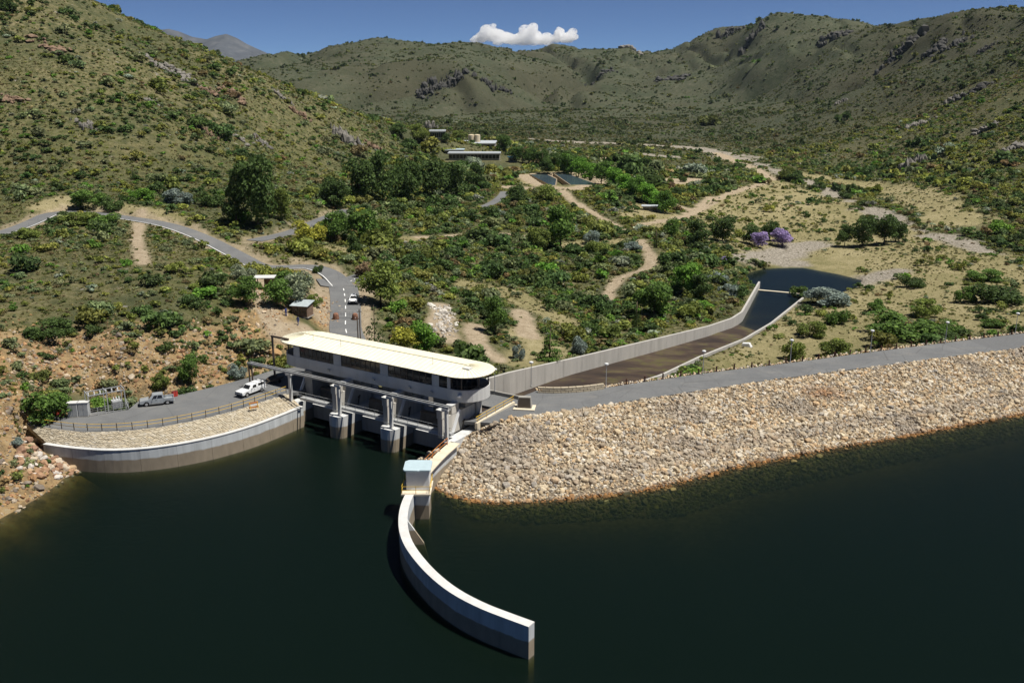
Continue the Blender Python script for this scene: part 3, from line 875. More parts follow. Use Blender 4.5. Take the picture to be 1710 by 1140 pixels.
# crest road: from the bridge behind the control house along the dam
cr_d, cr_u = by_t(DNS, 200), by_t(off(UPS, 0.25), 200)
crd = on_x(DNS, np.linspace(P(896,652,CREST)[0], 150, 160)); cru = on_x(UPS, np.linspace(P(850,697,CREST)[0], 150, 160))
poly = [tuple(q[:2]) for q in crd] + [tuple(q[:2]) for q in cru[::-1]] + [tuple(P(822,706,CREST)[:2]), tuple(B(32.0,-1)[:2]), tuple(B(32.0,6.4)[:2]), tuple(B(-.8,6.4)[:2]), tuple(B(-.8,11.6)[:2]), tuple(B(33,11.6)[:2])]
cro = MB().prism(poly, CREST - 0.45, CREST).build('dam_crest_road', M['asph']); tag(cro, kind='structure')
mb = MB().bar(B(0.8,11.8,CREST + .2), B(34.5,11.8,CREST + .2), 0.3, 0.7)
tag(mb.build('bridge_parapet', M['conc']), 'low concrete parapet on the bridge behind the control house', 'parapet')

# ---- spillway channel ---------------------------------------------------------
def vwall(line, base_drop, t, name, label):
    ln = resample(line, 1.5); root = empty(name, tuple(ln[0])); tag(root, label, 'wall')
    s = side(ln)
    for i in range(0, len(ln) - 1, 4):
        q = ln[i:i + 5].copy(); nn = s[i:i + 5]
        if len(q) < 2: continue
        q[-1] = q[-1] - (q[-1] - q[-2]) * 0.02
        secs = [[(p[0] - n[0] * t / 2, p[1] - n[1] * t / 2, p[2] - base_drop), (p[0] - n[0] * t / 2, p[1] - n[1] * t / 2, p[2]), (p[0] + n[0] * t / 2, p[1] + n[1] * t / 2, p[2]), (p[0] + n[0] * t / 2, p[1] + n[1] * t / 2, p[2] - base_drop)] for p, n in zip(q, nn)]
        keep(MB().loft(secs).build('wall_panel', M['chan']), root)
    return root
vwall(CHL, 6.0, 0.55, 'channel_wall', 'streaked concrete channel wall on the shrub covered side of the spillway chute')
vwall(CHR, 5.0, 0.5, 'channel_wall', 'thin concrete channel wall on the dam side of the spillway chute')
m, t, b = nodes('chute_floor')
g = world_pos(t)
along = scaled(t, g, (1.0, 1.0, 1.0))
mp = t.nodes.new('ShaderNodeMapping'); mp.inputs['Rotation'].default_value = (0, 0, -math.atan2(0.76, 0.65)); mp.inputs['Scale'].default_value = (0.05, 0.13, 1)
t.links.new(g, mp.inputs['Vector'])
s1 = noise(t, mp.outputs[0], 1.0, 6, 0.65); s2 = noise(t, g, 0.35, 5, 0.7)
col = ramp(t, s1, [(0.32, (0.018, 0.013, 0.011)), (0.5, (0.045, 0.030, 0.021)), (0.68, (0.11, 0.078, 0.05))])
col = mixc(t, ramp(t, mixc(t, 0.6, s2, s1), [(0.52, (0, 0, 0)), (0.62, (0.8,) * 3)]), col, (0.085, 0.085, 0.02))
t.links.new(col, b.inputs['Base Color']); b.inputs['Roughness'].default_value = 0.55
M['chute'] = m
cl, cr = resample(CHL, 0.3), resample(CHR, 0.3)
kk = 90
cl = cl[np.linspace(0, len(cl) - 1, kk).astype(int)]; cr = cr[np.linspace(0, len(cr) - 1, kk).astype(int)]
fz = np.interp(np.linspace(0, 1, kk), [0, .18, .27, .463, .64, .74, 1], [-6.4, -6.4, -6.9, -8.7, -10.3, -11.7, -12.6])
fl_l, fl_r = cl.copy(), cr.copy(); fl_l[:, 2] = fz; fl_r[:, 2] = fz
tag(ribbon('spillway_floor', fl_l, fl_r, M['chute'], 0.4), kind='structure')
ws, we = P(1269,484,POOL), P(1345,492,POOL)
wr = MB().bar((ws[0] - 1, ws[1], POOL - .35), (we[0] + 1, we[1], POOL - .35), 0.9, 1.0)
tag(wr.build('weir_sill', M['cream'], None, 0.03), 'pale concrete weir beam across the end of the chute', 'weir')
pp = [np.array(q) for q in POOLP]
poolpoly = [tuple(q[:2]) for q in fl_l[60:]] + [(q[0], q[1]) for q in [np.array([ws[0] - 3, ws[1] + 4]), *[p_ + (p_ - np.mean(pp, 0)) * 0.10 for p_ in pp[2:9]]]] + [tuple(q[:2]) for q in fl_r[60:][::-1]]
tag(MB().prism(poolpoly, POOL - 4, POOL).build('pool_water', M['pool']), kind='structure')
# ================================================================== SPILLWAY GATES
M['pierlit'] = concrete('pier_tower_concrete', (0.58, 0.55, 0.49), streak=0.8)
SP = (1.7, 12.1, 22.4, 32.6)           # pier lines along the house
def bmb(s0, s1, n0, n1, z0, z1, mb=None):
    """box in the house's own frame"""
    mb = mb or MB()
    return mb.box(tuple(B((s0 + s1) / 2, (n0 + n1) / 2, (z0 + z1) / 2)), (s1 - s0, n1 - n0, z1 - z0), BANG)
ordin = ('beside the parking deck', 'nearest the parking side', 'nearest the dam crest', 'at the dam end')
for k, s in enumerate(SP):
    mid = k in (1, 2)
    pr = empty('spillway_pier', tuple(B(s, -5, TOPL)))
    tag(pr, ('mid-water concrete spillway pier with rounded nose ' if mid else 'concrete spillway abutment pier ') + ordin[k], 'pier', 'spillway piers')
    hw = 1.5 if mid else 0.9
    c0 = s - .5 if mid else s
    if mid:
        nose = [(c0 - hw, 4.8), (c0 - hw, -6.0)] + [(c0 + hw * math.cos(a), -6.0 + hw * 0.8 * math.sin(a)) for a in np.linspace(math.pi, 2 * math.pi, 11)[1:-1]] + [(c0 + hw, -6.0), (c0 + hw, 4.8)]
        keep(MB().prism([tuple(B(a, c)[:2]) for a, c in nose], -10, TOPL + .1).build('nose', M['conc_stain']), pr)
    else:
        keep(bmb(s - hw, s + hw, -5.6, 4.8, -10, TOPL + .1).build('nose', M['conc_stain']), pr)
    rf_ = s - 1.25
    if k:
        keep(bmb(rf_ - .85, rf_, -5.45, 4.6, TOPL + .102, 1.9).build('body', M['pierlit']), pr)
        keep(bmb(rf_ - .9, rf_ + .06, -5.6, -3.9, 1.902, 3.15).build('front_turret', M['pierlit'], None, 0.02), pr)
        keep(bmb(rf_ - .9, rf_ + .04, -3.2, -1.4, 1.902, 3.2).build('rear_turret', M['pierlit'], None, 0.02), pr)
        keep(bmb(rf_ - .97, rf_ + .12, -5.68, -3.82, 3.152, 3.26).build('turret_cap', M['cap']), pr)
        keep(bmb(rf_ - .96, rf_ + .1, -3.26, -1.34, 3.202, 3.31).build('turret_cap', M['cap']), pr)
        keep(bmb(rf_ - .8, rf_ - .1, 0.5, 4.4, 1.902, 3.28).build('column', M['conc']), pr)
    else:
        keep(bmb(s - .8, s + .8, -2.0, 4.6, TOPL + .102, 3.28).build('body', M['conc']), pr)
    # sloping steel hoist strut on the sunny flank
    a, c = B(rf_ + .14, -1.4, 2.2), B(rf_ + .14, -3.3, -1.0)
    keep(MB().bar(a, c, 0.22, 0.5).build('strut', M['white']), pr)
M['gate'] = plain('gate_steel', (0.115, 0.105, 0.09), 0.6, 0.2, var=0.35, scale=0.8)
for k in range(3):
    s0, s1 = SP[k] + 1.05, SP[k + 1] - 1.05
    g = empty('radial_gate', tuple(B((s0 + s1) / 2, 0, -3)))
    tag(g, 'dark steel radial gate ' + ('in the bay beside the parking deck', 'in the middle bay of the spillway', 'in the bay at the dam end')[k], 'gate', 'spillway gates')
    secs = []
    for a in np.linspace(-.75, .45, 9):
        n, z = 5.4 - 6.2 * math.cos(a), -2.4 + 6.2 * math.sin(a)
        p, q = B(s0, n, z), B(s1, n, z); p2, q2 = B(s0, n + .18, z), B(s1, n + .18, z)
        secs.append([tuple(p), tuple(q), tuple(q2), tuple(p2)])
    keep(MB().loft(secs).build('skin_plate', M['gate']), g)
    for a in (-.5, -.2, .1, .4):
        n, z = 5.4 - 6.32 * math.cos(a), -2.4 + 6.32 * math.sin(a)
        keep(MB().bar(B(s0, n, z), B(s1, n, z), 0.14, 0.22).build('stiffener', M['brownsteel']), g)
    keep(bmb(s0 + .02, s1 - .02, -2.4, -1.6, -4.4, -2.2).build('lintel_beam', M['conc']), g)
    bk = bmb(s0, s1, 2.8, 3.2, -9, 2.0).build('back_wall', M['conc']); keep(bk, g)
sill = MB()
# long service walkway with handrail in front of the gates
wk = empty('gate_walkway', tuple(B(1.7, -3.9, -0.4))); tag(wk, 'narrow steel service walkway with handrail running across the gate bays', 'walkway')
for k in range(3):
    a, c = SP[k] + (0.92 if k == 0 else 1.17), SP[k + 1] - (1.17 if k < 2 else 0.92)
    keep(bmb(SP[k] + (.03 if k else .93), SP[k + 1] - .03, -5.1, -4.3, -0.62, -0.22).build('deck_beam', M['steel']), wk)
    keep(bmb(SP[k] + .03 + 4, SP[k + 1] - 1.2, -5.5, -5.11, -0.70, -0.60).build('ledge', M['cap']), wk)
    for z in (0.2, 0.65):
        keep(MB().bar(B(SP[k], -5.05, z), B(SP[k + 1], -5.05, z), 0.05).build('handrail', M['steel']), wk)
    for e in np.linspace(SP[k] + .3, SP[k + 1] - .3, 6):
        keep(MB().bar(B(e, -5.05, -0.22), B(e, -5.05, 0.67), 0.05).build('handrail_post', M['steel']), wk)
# monorail gantry
gt = empty('crane_gantry', tuple(B(1.7, -6.1, 0))); tag(gt, 'concrete post gantry carrying twin crane rails across the spillway front', 'gantry')
GZ = 4.05
for k, s in enumerate(SP):
    keep(MB().box(tuple(B(s, -6.1, (TOPL + GZ - .45) / 2)), (0.42, 0.42, GZ - .45 - TOPL), BANG).build('post', M['cap']), gt)
    keep(bmb(s - .6, s + .4, -6.5, -5.6, GZ - .45, GZ - .1).build('post_head', M['cap'], None, 0.02), gt)
    keep(bmb(s - .45, s + .45, -6.5, -5.7, TOPL + .004, TOPL + .2).build('post_foot', M['cap']), gt)
for n in (-6.35, -5.75):
    keep(MB().bar(B(-7.6, n, GZ + .12), B(33.2, n, GZ + .12), 0.16, 0.30).build('crane_rail', M['steel']), gt)
for s in np.arange(-7, 33, 3.4):
    keep(MB().bar(B(s, -6.25, GZ + .05), B(s, -5.85, GZ + .05), 0.15, 0.2).build('tie', M['steel']), gt)
for (s, n) in ((-7.3, -6.35), (-7.3, -5.75)):
    keep(MB().bar(B(s, n, 0.0), B(s, n, GZ - .1), 0.22, 0.22).build('rail_leg', M['brownsteel']), gt)
# goal-post frame on the deck by the house
fr = empty('hoist_frame', tuple(B(-6.8, 2.6, 0))); tag(fr, 'tall grey steel goal post frame at the parking end of the control house', 'frame')
keep(MB().bar(B(-6.6, -1.5, 0), B(-6.6, -1.5, 7.6), 0.3, 0.3).build('post', M['brownsteel']), fr)
keep(MB().bar(B(-6.75, -1.5, 7.75), B(-2.8, -1.5, 7.75), 0.3, 0.3).build('beam', M['brownsteel']), fr)

# ================================================================== CONTROL HOUSE
LH = 32.3
Z0, Z1, Z2, ZE, ZR = 3.40, 5.20, 6.95, 7.25, 8.05
def hmb(s0, s1, n0, n1, z0, z1):
    return MB().box(tuple(H_((s0 + s1) / 2, (n0 + n1) / 2, (z0 + z1) / 2)), (s1 - s0, n1 - n0, z1 - z0), BANG)
def stadium(hw, s0=0.0, s1=LH, n=15):
    p = [(s1 + hw * math.cos(a), hw * math.sin(a)) for a in np.linspace(-math.pi / 2, math.pi / 2, n)]
    p += [(s0 - hw * math.cos(a), hw * math.sin(a)) for a in np.linspace(math.pi / 2, -math.pi / 2, n)]
    return p
def bw(pts, z): return [tuple(H_(a, c, z)) for a, c in pts]
M['house'] = concrete('house_render', (0.62, 0.62, 0.60), streak=0.3)
M['roofc'] = plain('cream_roof_sheet', (0.75, 0.72, 0.575), 0.75, var=0.07, scale=0.9, spec=0.2)
m, t, b = nodes('dark_glass')
b.inputs['Base Color'].default_value = (0.018, 0.02, 0.022, 1); b.inputs['Roughness'].default_value = 0.08; b.inputs['Specular IOR Level'].default_value = 0.5
nn_ = noise(t, world_pos(t), 0.7, 3); t.links.new(ramp(t, nn_, [(0.35, (0.012, 0.013, 0.014)), (0.7, (0.05, 0.05, 0.048))]), b.inputs['Base Color'])
M['glass'] = m
ch = empty('control_house', tuple(H_(LH / 2, 0, Z0)))
tag(ch, 'long control house with rounded ends and cream roof over the spillway gates', 'building')
keep(MB().prism([p[:2] for p in bw(stadium(3.45), 0)], Z0 - .12, Z0 + .25).build('floor_slab', M['house']), ch)
oo, oi = stadium(3.6), stadium(3.35)
ring = [[tuple(H_(*oo[i], Z0)), tuple(H_(*oo[i], Z1)), tuple(H_(*oi[i], Z1)), tuple(H_(*oi[i], Z0))] for i in range(len(oo))]
keep(MB().loft(ring, closed=True).build('parapet_wall', M['house']), ch)
# roof
ro, r2, r3 = stadium(4.35, n=25), stadium(2.2, n=25), stadium(0.5, n=25)
mb = MB()
secs = [bw(ro, ZE + .14), bw(r2, ZE + .14 + (ZR - ZE - .14) * .62), bw(r3, ZR)]
v = [q for s_ in secs for q in s_]; n = len(ro); f = []
for i in range(2):
    for k in range(n): f.append((i * n + k, i * n + (k + 1) % n, (i + 1) * n + (k + 1) % n, (i + 1) * n + k))
f.append(tuple(2 * n + k for k in range(n)))
rf = keep(mb.add(v, f).build('roof', M['roofc']), ch)
keep(MB().prism([p[:2] for p in bw(stadium(4.37, n=25), 0)], ZE, ZE + .137).build('fascia', M['brownsteel']), ch)
keep(MB().prism([p[:2] for p in bw(stadium(4.2, n=25), 0)], ZE - .06, ZE - .002).build('soffit', M['house']), ch)
sm_ = MB()
def roof_seam(a, c):
    for (i0, z0, i1, z1) in ((4.33, ZE + .15, 2.2, ZE + .15 + (ZR - ZE - .14) * .62), (2.2, ZE + .15 + (ZR - ZE - .14) * .62, .5, ZR + .01)):
        sm_.bar(H_(*a(i0), z0), H_(*a(i1), z1), 0.05, 0.06)
for s in np.arange(0.4, LH, 0.9):
    for sg in (-1, 1): roof_seam(lambda h, s=s, sg=sg: (s, sg * h), 0)
for a in np.linspace(-math.pi / 2, math.pi / 2, 19)[1:-1]:
    roof_seam(lambda h, a=a: (LH + h * math.cos(a), h * math.sin(a)), 0); roof_seam(lambda h, a=a: (-h * math.cos(a), h * math.sin(a)), 0)
M['seam'] = plain('roof_seam_sheet', (.56, .52, .38), .7, var=.05)  # darker cream paints in the shading along seams and ridge
o = sm_.build('roof_seams', M['seam'], None); keep(o, ch); tag(o, kind='stuff')
keep(MB().bar(H_(-.3, 0, ZR + .05), H_(LH + .3, 0, ZR + .05), 0.35, 0.08).build('ridge_cap', M['seam']), ch)
keep(MB().box(tuple(H_(LH + 1.0, -1.0, ZR - .15)), (1.2, 1.0, 0.35), BANG).build('roof_hatch', M['cap'], None, .02), ch)
for s in (3.2, 9.2, 27.6):
    keep(MB().bar(H_(s, -1.9, ZE + .2), H_(s, -1.9, ZR + .9), 0.06).build('roof_mast', M['steel']), ch)
# upper storey: solid piers between window groups, panes and mullions
def wall_bit(s0, s1, n): keep(hmb(s0, s1, n - .1, n + .1, Z1 + .002, ZE - .062).build('wall_pier', M['house']), ch)
groups_f = ((1.6, 9.0, 8), (10.6, 18.6, 8), (20.2, 28.6, 7), (29.9, 31.4, 1))
edge = [0.2]
for (a, c, k) in groups_f: edge += [a, c]
edge.append(31.9)
for n in (-3.45, 3.45):
    for i in range(0, len(edge), 2): wall_bit(edge[i], edge[i + 1], n)
    for (a, c, k) in groups_f:
        sg = -1 if n < 0 else 1
        for e in np.linspace(a, c, k + 1):
            keep(MB().box(tuple(H_(e, n, (Z1 + ZE - .06) / 2)), (0.09, 0.16, ZE - .064 - Z1), BANG).build('mullion', M['brownsteel']), ch)
        es = np.linspace(a, c, k + 1)
        for e0, e1 in zip(es[:-1], es[1:]):
            wn = hmb(e0 + .046, e1 - .046, n - .02, n + .02, Z1 + .35, ZE - .064).build('window', M['glass']); keep(wn, ch)
            keep(hmb(e0 + .046, e1 - .046, n - .05, n + .05, Z1 + .002, Z1 + .34).build('window_sill_panel', M['glass']), ch)
        keep(hmb(a + .05, c - .05, n + sg * .03 - .05, n + sg * .03 + .05, Z1 + .34, Z1 + .40).build('transom', M['brownsteel']), ch)
# glazed ends set back from the rounded terraces
for (s, nm) in ((31.9, 'end_wall'), (0.3, 'end_wall')):
    keep(hmb(s - .08, s + .08, -3.35, 3.35, Z0 + .26, ZE - .062).build(nm, M['glass']), ch)
    for e in np.linspace(-3.2, 3.2, 6):
        keep(MB().box(tuple(H_(s, e, (Z0 + .26 + ZE - .063) / 2)), (0.26, 0.1, ZE - .33 - Z0), BANG).build('mullion', M['brownsteel']), ch)
for a in np.linspace(-1.15, 1.15, 4):
    for (s, sg) in ((LH, 1), (0, -1)):
        p = H_(s + sg * 3.45 * math.cos(a), 3.45 * math.sin(a))
        keep(MB().box((p[0], p[1], (Z1 + ZE - .06) / 2), (0.1, 0.1, ZE - .064 - Z1), BANG).build('terrace_post', M['brownsteel']), ch)
keep(MB().tube([tuple(H_(LH + 3.3 * math.cos(a), 3.3 * math.sin(a), Z1 + .5)) for a in np.linspace(-1.5, 1.5, 16)], 0.035, 6).build('terrace_rail', M['post']), ch)
for s in (8.0, 17.3, 24.4, 28.6):
    keep(MB().box(tuple(H_(s, -3.72, Z0 + .75)), (0.5, 0.24, 0.28), BANG).build('floodlight', M['steel'], None, .02), ch)
keep(MB().lathe(tuple(H_(LH + 1.3, -3.6, Z0 + 1.0)), [(0.05, -.3), (.32, -.1), (.36, .1), (.1, .3)], 12).build('dish_lamp', M['white']), ch)

# edge wall and yellow rail at the dam end of the house
ea, eb = P(795, 707, 0.3), P(858, 671, 0.6)
er = empty('edge_wall', tuple(ea)); tag(er, 'cream kerb wall with yellow rail beside the dam end of the control house', 'wall')
keep(MB().bar(ea - np.array([0, 0, .4]), eb - np.array([0, 0, .4]), 0.45, 1.0).build('kerb', M['cream']), er)
for z in (0.55, 1.0): keep(MB().bar(ea + (0, 0, z), eb + (0, 0, z), 0.06).build('rail', M['yel']), er)
for k in np.linspace(0.05, .95, 5):
    p = ea + (eb - ea) * k; keep(MB().box((p[0], p[1], p[2] + .55), (.08, .08, .9)).build('rail_post', M['yel']), er)
# commemorative plinth
pc = P(876, 681, CREST)
pn = empty('stone_plinth', (pc[0], pc[1], CREST), R(-8)); tag(pn, 'tapered concrete plinth with dark plaque on the dam crest', 'plinth')
MB().box((0, 0, .08), (3.3, 2.4, .16)).build('base', M['cream'], pn, .02)
MB().box((0, .1, 1.0), (2.3, 1.3, 1.7), 0, .82, .5).build('block', M['conc'], pn, .03)
MB().add([(-.98, -.56, .3), (.98, -.56, .3), (.84, -.30, 1.72), (-.84, -.30, 1.72), (-.98, -.45, .3), (.98, -.45, .3), (.84, -.19, 1.72), (-.84, -.19, 1.72)], [(0, 1, 2, 3), (4, 7, 6, 5), (0, 4, 5, 1), (1, 5, 6, 2), (2, 6, 7, 3), (3, 7, 4, 0)]).build('plaque', M['post'], pn)
# ================================================================== SMALL THINGS ON THE DAM
def lamp_post():
    r = empty('street_lamp'); 
    MB().lathe((0, 0, 0), [(.11, 0), (.11, .25), (.075, .3), (.05, 4.0)], 10).build('pole', M['steel'], r)
    MB().lathe((0, 0, 0), [(.06, 3.95), (.30, 4.05), (.34, 4.12), (.33, 4.3), (.12, 4.38)], 12).build('lamp_head', M['white'], r)
    MB().box((0, 0, .06), (.34, .34, .12)).build('base_plate', M['conc'], r)
    return r
lp0 = lamp_post(); used = [0]
def place(proto, loc, rz=0.0, label=None, group=None, cat=None, used=used):
    o = proto if not proto.get('used') else copy_tree(proto)
    proto['used'] = 1
    o.location = tuple(loc); o.rotation_euler = (0, 0, rz)
    if 'used' in o and o is not proto: del o['used']
    tag(o, label, cat, group)
    return o
lamps = [((887,646), 'tall lamp post beside the low stone wall, first on the crest from the control house'), ((1012,649), 'lamp post at the end of the coursed stone wall on the dam crest'),
         ((1174,626), 'lamp post on the dam crest above the concrete channel wall'), ((1320,606), 'lamp post on the dam crest beside a round olive bush'),
         ((1454,589), 'lamp post on the dam crest, third from the photo\'s right edge'), ((1579,574), 'lamp post on the dam crest, second from the photo\'s right edge'), ((1696,558), 'rightmost lamp post on the dam crest road')]
for (px, py), lb in lamps:
    q = P(px, py, CREST); place(lp0, (q[0], q[1] + .25, CREST - .05), 0, lb, 'lamps along the dam crest', 'lamp post')
for (s, lb) in ((11.5, 'lamp behind the control house roof beside the yellow green trees'), (19.3, 'lamp behind the middle of the control house roof'), (29.0, 'lamp behind the dam end of the control house roof')):
    q = B(s, 11.75, 0.3); place(lp0, (q[0], q[1], 0.3), 0, lb, 'lamps behind the control house', 'lamp post')
M['bollard'] = plain('dark_red_brown_timber', (0.07, 0.032, 0.02), 0.8)
bd = resample(on_x(DNS, np.linspace(P(1046,642,CREST)[0], 125, 300)), 3.55)
bproto = MB().box((0, 0, .5), (.24, .24, 1.0), 0, .85).build('bollard', M['bollard'], None, .02); bproto.location = (0, 0, -200)
firstb = True
for q in bd:
    o = bproto if firstb else bproto.copy()
    if not firstb: COL.objects.link(o)
    firstb = False
    o.location = (q[0], q[1] + .1, CREST - .03); o.rotation_euler = (0, 0, .25)
    tag(o, 'short dark timber bollard on the downstream edge of the dam crest road', 'bollard', 'bollards along the dam crest')
# coursed stone wall at the head of the crest
sw = resample(smooth_line([P(898,655,CREST), P(930,656,CREST), P(970,654,CREST), P(1008,649,CREST)], 2), .6)
swr = empty('dry_stone_wall', tuple(sw[0])); tag(swr, 'low curved wall of coursed tan stone where the dam crest road begins', 'wall')
sws = side(sw)
for r in range(3):
    for i in range(r % 2, len(sw) - 1, 2):
        j = min(len(sw) - 1, i + 2); c = (sw[i] + sw[j]) / 2; a = math.atan2(*(sw[j] - sw[i])[[1, 0]])
        L_ = np.linalg.norm(sw[j] - sw[i])
        o = MB().box((c[0], c[1], CREST - .05 + .17 + r * .33), (L_ - .05, .55 - r * .06 + random.uniform(-.05, .05), .30), a + random.uniform(-.03, .03)).build('stone', M['pitch'], None, .03); keep(o, swr)

# ---- vehicles -------------------------------------------------------------------
def car_paint(name, c, metal=0.0):
    m, t, b = nodes(name)
    col = ramp(t, noise(t, world_pos(t), 1.8, 4), [(.3, tuple(x * .9 for x in c)), (.7, c)])
    t.links.new(col, b.inputs['Base Color'])
    b.inputs['Roughness'].default_value = .35; b.inputs['Metallic'].default_value = metal; b.inputs['Coat Weight'].default_value = .4
    b.inputs['Specular IOR Level'].default_value = .5
    return m
M['p_white'] = car_paint('white_car_paint', (.80, .81, .81)); M['p_silver'] = car_paint('silver_car_paint', (.40, .43, .45), .25)
M['tyre'] = plain('tyre_rubber', (.018, .018, .018), .85); M['rim'] = plain('alloy', (.5, .5, .5), .4, .6)
M['red'] = plain('red_lamp', (.35, .02, .015), .3); M['plastic'] = plain('dark_plastic', (.035, .035, .037), .6)
def xz_prism(mb, poly, y0, y1):
    n = len(poly)
    v = [(x, y0, z) for x, z in poly] + [(x, y1, z) for x, z in poly]
    mb.add(v, [tuple(range(n)), tuple(range(2 * n - 1, n - 1, -1))] + [(i, n + i, n + (i + 1) % n, (i + 1) % n) for i in range(n)]); return mb
def arch(cx, r, z0, n=8):
    a0 = math.asin(min(1, (z0 - .34) / r))
    return [(cx + r * math.cos(a), .34 + r * math.sin(a)) for a in np.linspace(a0, math.pi - a0, n)]
def greenhouse(parent, m, x0, x1, z0, z1, w, rake_f, rake_r, tw, glass_sides, rear=True):
    b0 = [(x0, -w), (x1, -w), (x1, w), (x0, w)]; t0 = [(x0 + rake_r, -tw), (x1 - rake_f, -tw), (x1 - rake_f, tw), (x0 + rake_r, tw)]
    o = MB().loft([[(x, y, z0) for x, y in b0], [(x, y, z1) for x, y in t0]]).build('cab', m, parent, .05, seg=2)
    def panel(a, b, lo, hi, sgn):
        q = []
        for (f, h) in ((a, lo), (b, lo), (b, hi), (a, hi)):
            k = h; xx0 = x0 + rake_r * k; xx1 = x1 - rake_f * k
            q.append((xx0 + (xx1 - xx0) * f, sgn * (w + (tw - w) * k + .012), z0 + (z1 - z0) * k))
        v = q + [(p[0], p[1] - sgn * .03, p[2]) for p in q]
        MB().add(v, [(0, 1, 2, 3), (7, 6, 5, 4), (0, 4, 5, 1), (1, 5, 6, 2), (2, 6, 7, 3), (3, 7, 4, 0)]).build('side_window', M['glass'], parent)
    for (a, b) in glass_sides:
        for s in (-1, 1): panel(a, b, .12, .84, s)
    def cross(f, name, sgn):
        q = []
        for (yy, k) in ((-.86, .1), (.86, .1), (.86, .88), (-.86, .88)):
            xx = (x1 - rake_f * k + .012) if f else (x0 + rake_r * k - .012)
            q.append((xx, yy * (w + (tw - w) * k), z0 + (z1 - z0) * k))
        v = q + [(p[0] - sgn * .03, p[1], p[2]) for p in q]
        MB().add(v, [(0, 1, 2, 3), (7, 6, 5, 4), (0, 4, 5, 1), (1, 5, 6, 2), (2, 6, 7, 3), (3, 7, 4, 0)]).build(name, M['glass'], parent)
    cross(True, 'windscreen', 1)
    if rear: cross(False, 'rear_window', -1)
    return o
def wheels(r, xs, w):
    for x in xs:
        for s in (-1, 1):
            ty = MB(); n = 16
            secs = [[(x + rr * math.cos(2 * math.pi * k / n), s * yy, .34 + rr * math.sin(2 * math.pi * k / n)) for k in range(n)] for rr, yy in ((.30, w - .2), (.345, w - .17), (.345, w - .02), (.30, w + .01), (.2, w - .02))]
            t_ = ty.loft(secs).build('wheel', M['tyre'], r)
            rm = MB().loft([[(x + rr * math.cos(2 * math.pi * k / n), s * yy, .34 + rr * math.sin(2 * math.pi * k / n)) for k in range(n)] for rr, yy in ((.21, w - .03), (.20, w + .012), (.06, w + .022))]).build('rim', M['rim'], t_)
def pickup(name, m, canopy):
    r = empty(name)
    W2 = .88
    bx_ = -.75 if canopy else -1.05
    front = [(bx_, .42), (.9, .42)] + arch(1.55, .43, .42)[::-1] + [(2.2, .42), (2.52, .46), (2.55, .78), (2.45, .95), (1.15, 1.08), (bx_, 1.08)]
    xz_prism(MB(), front, -W2, W2).build('body', m, r, .04, seg=2)
    rear = [(-2.5, .5), (-2.2, .5)] + arch(-1.55, .43, .5)[::-1] + [(bx_ - .02, .5), (bx_ - .02, .70), (-2.5, .70)]
    xz_prism(MB(), rear, -W2, W2).build('bed_floor', m, r)
    for s in (-1, 1): MB().box(((bx_ - 2.5) / 2 - .01, s * (W2 - .04), .89), (2.5 + bx_, .08, .375)).build('bed_side', m, r, .015)
    MB().box((-2.48, 0, .885), (.06, W2 * 2 - .17, .36)).build('tailgate', m, r, .01)
    if canopy:
        greenhouse(r, m, -.75, 1.05, 1.075, 1.68, W2 - .03, .62, .06, W2 - .2, ((.12, .62),), False)
        MB().loft([[(-2.5, -.84, 1.08), (-.72, -.84, 1.08), (-.72, .84, 1.08), (-2.5, .84, 1.08)], [(-2.38, -.7, 1.74), (-.72, -.7, 1.74), (-.72, .7, 1.74), (-2.38, .7, 1.74)]]).build('canopy', m, r, .05, seg=2)
        for s in (-1, 1):
            MB().loft([[(-2.2, s * .825, 1.22), (-.95, s * .825, 1.22), (-.95, s * .79, 1.22), (-2.2, s * .79, 1.22)], [(-2.15, s * .745, 1.60), (-.95, s * .745, 1.60), (-.95, s * .71, 1.60), (-2.15, s * .71, 1.60)]]).build('side_window', M['glass'], r)
    else:
        greenhouse(r, m, -1.1, 1.2, 1.075, 1.74, W2 - .03, .62, .16, W2 - .18, ((.10, .46), (.50, .80)))
        for s in (-1, 1): MB().tube([(-1.2, s * .7, 1.05), (-1.25, s * .66, 1.6)], .03, 6).build('sports_bar', M['plastic'], r)
        MB().tube([(-1.25, -.66, 1.6), (-1.25, .66, 1.6)], .03, 6).build('sports_bar', M['plastic'], r)
        for s in (-1, 1): MB().box((.1, s * (W2 + .03), .36), (2.1, .12, .06)).build('side_step', M['rim'], r)
    wheels(r, (1.55, -1.55), .87)
    MB().box((2.56, 0, .52), (.12, 1.7, .2)).build('front_bumper', M['plastic'], r, .03)
    MB().box((-2.54, 0, .52), (.1, 1.6, .16)).build('rear_bumper', M['rim'], r, .02)
    MB().box((2.515, 0, .82), (.06, .9, .16)).build('grille', M['plastic'], r)
    for s in (-1, 1):
        MB().box((2.47, s * .66, .83), (.12, .32, .17)).build('headlight', M['glass'], r, .02)
        MB().box((-2.5, s * .8, .88), (.06, .12, .3)).build('tail_light', M['red'], r)
        MB().box((.62, s * 1.0, 1.14), (.1, .18, .14)).build('mirror', M['plastic'], r, .02)
        for x in ((.0,) if canopy else (.02, .08)):
            MB().box((x + .05, s * (W2 + .012), .92), (.16, .03, .035)).build('door_handle', M['plastic'], r)
        MB().box((-.05, s * (W2 + .001), .75), (.012, .006, .6)).build('door_seam', M['plastic'], r)
    return r
def heading(a, b):
    d = P(*b, 0) - P(*a, 0); return math.atan2(d[1], d[0])
v = pickup('pickup_truck', M['p_silver'], False); c = (P(233,679,0) + P(288,673,0)) / 2
v.location = (c[0], c[1] + .5, .004); v.rotation_euler = (0, 0, heading((288,673), (233,679)))
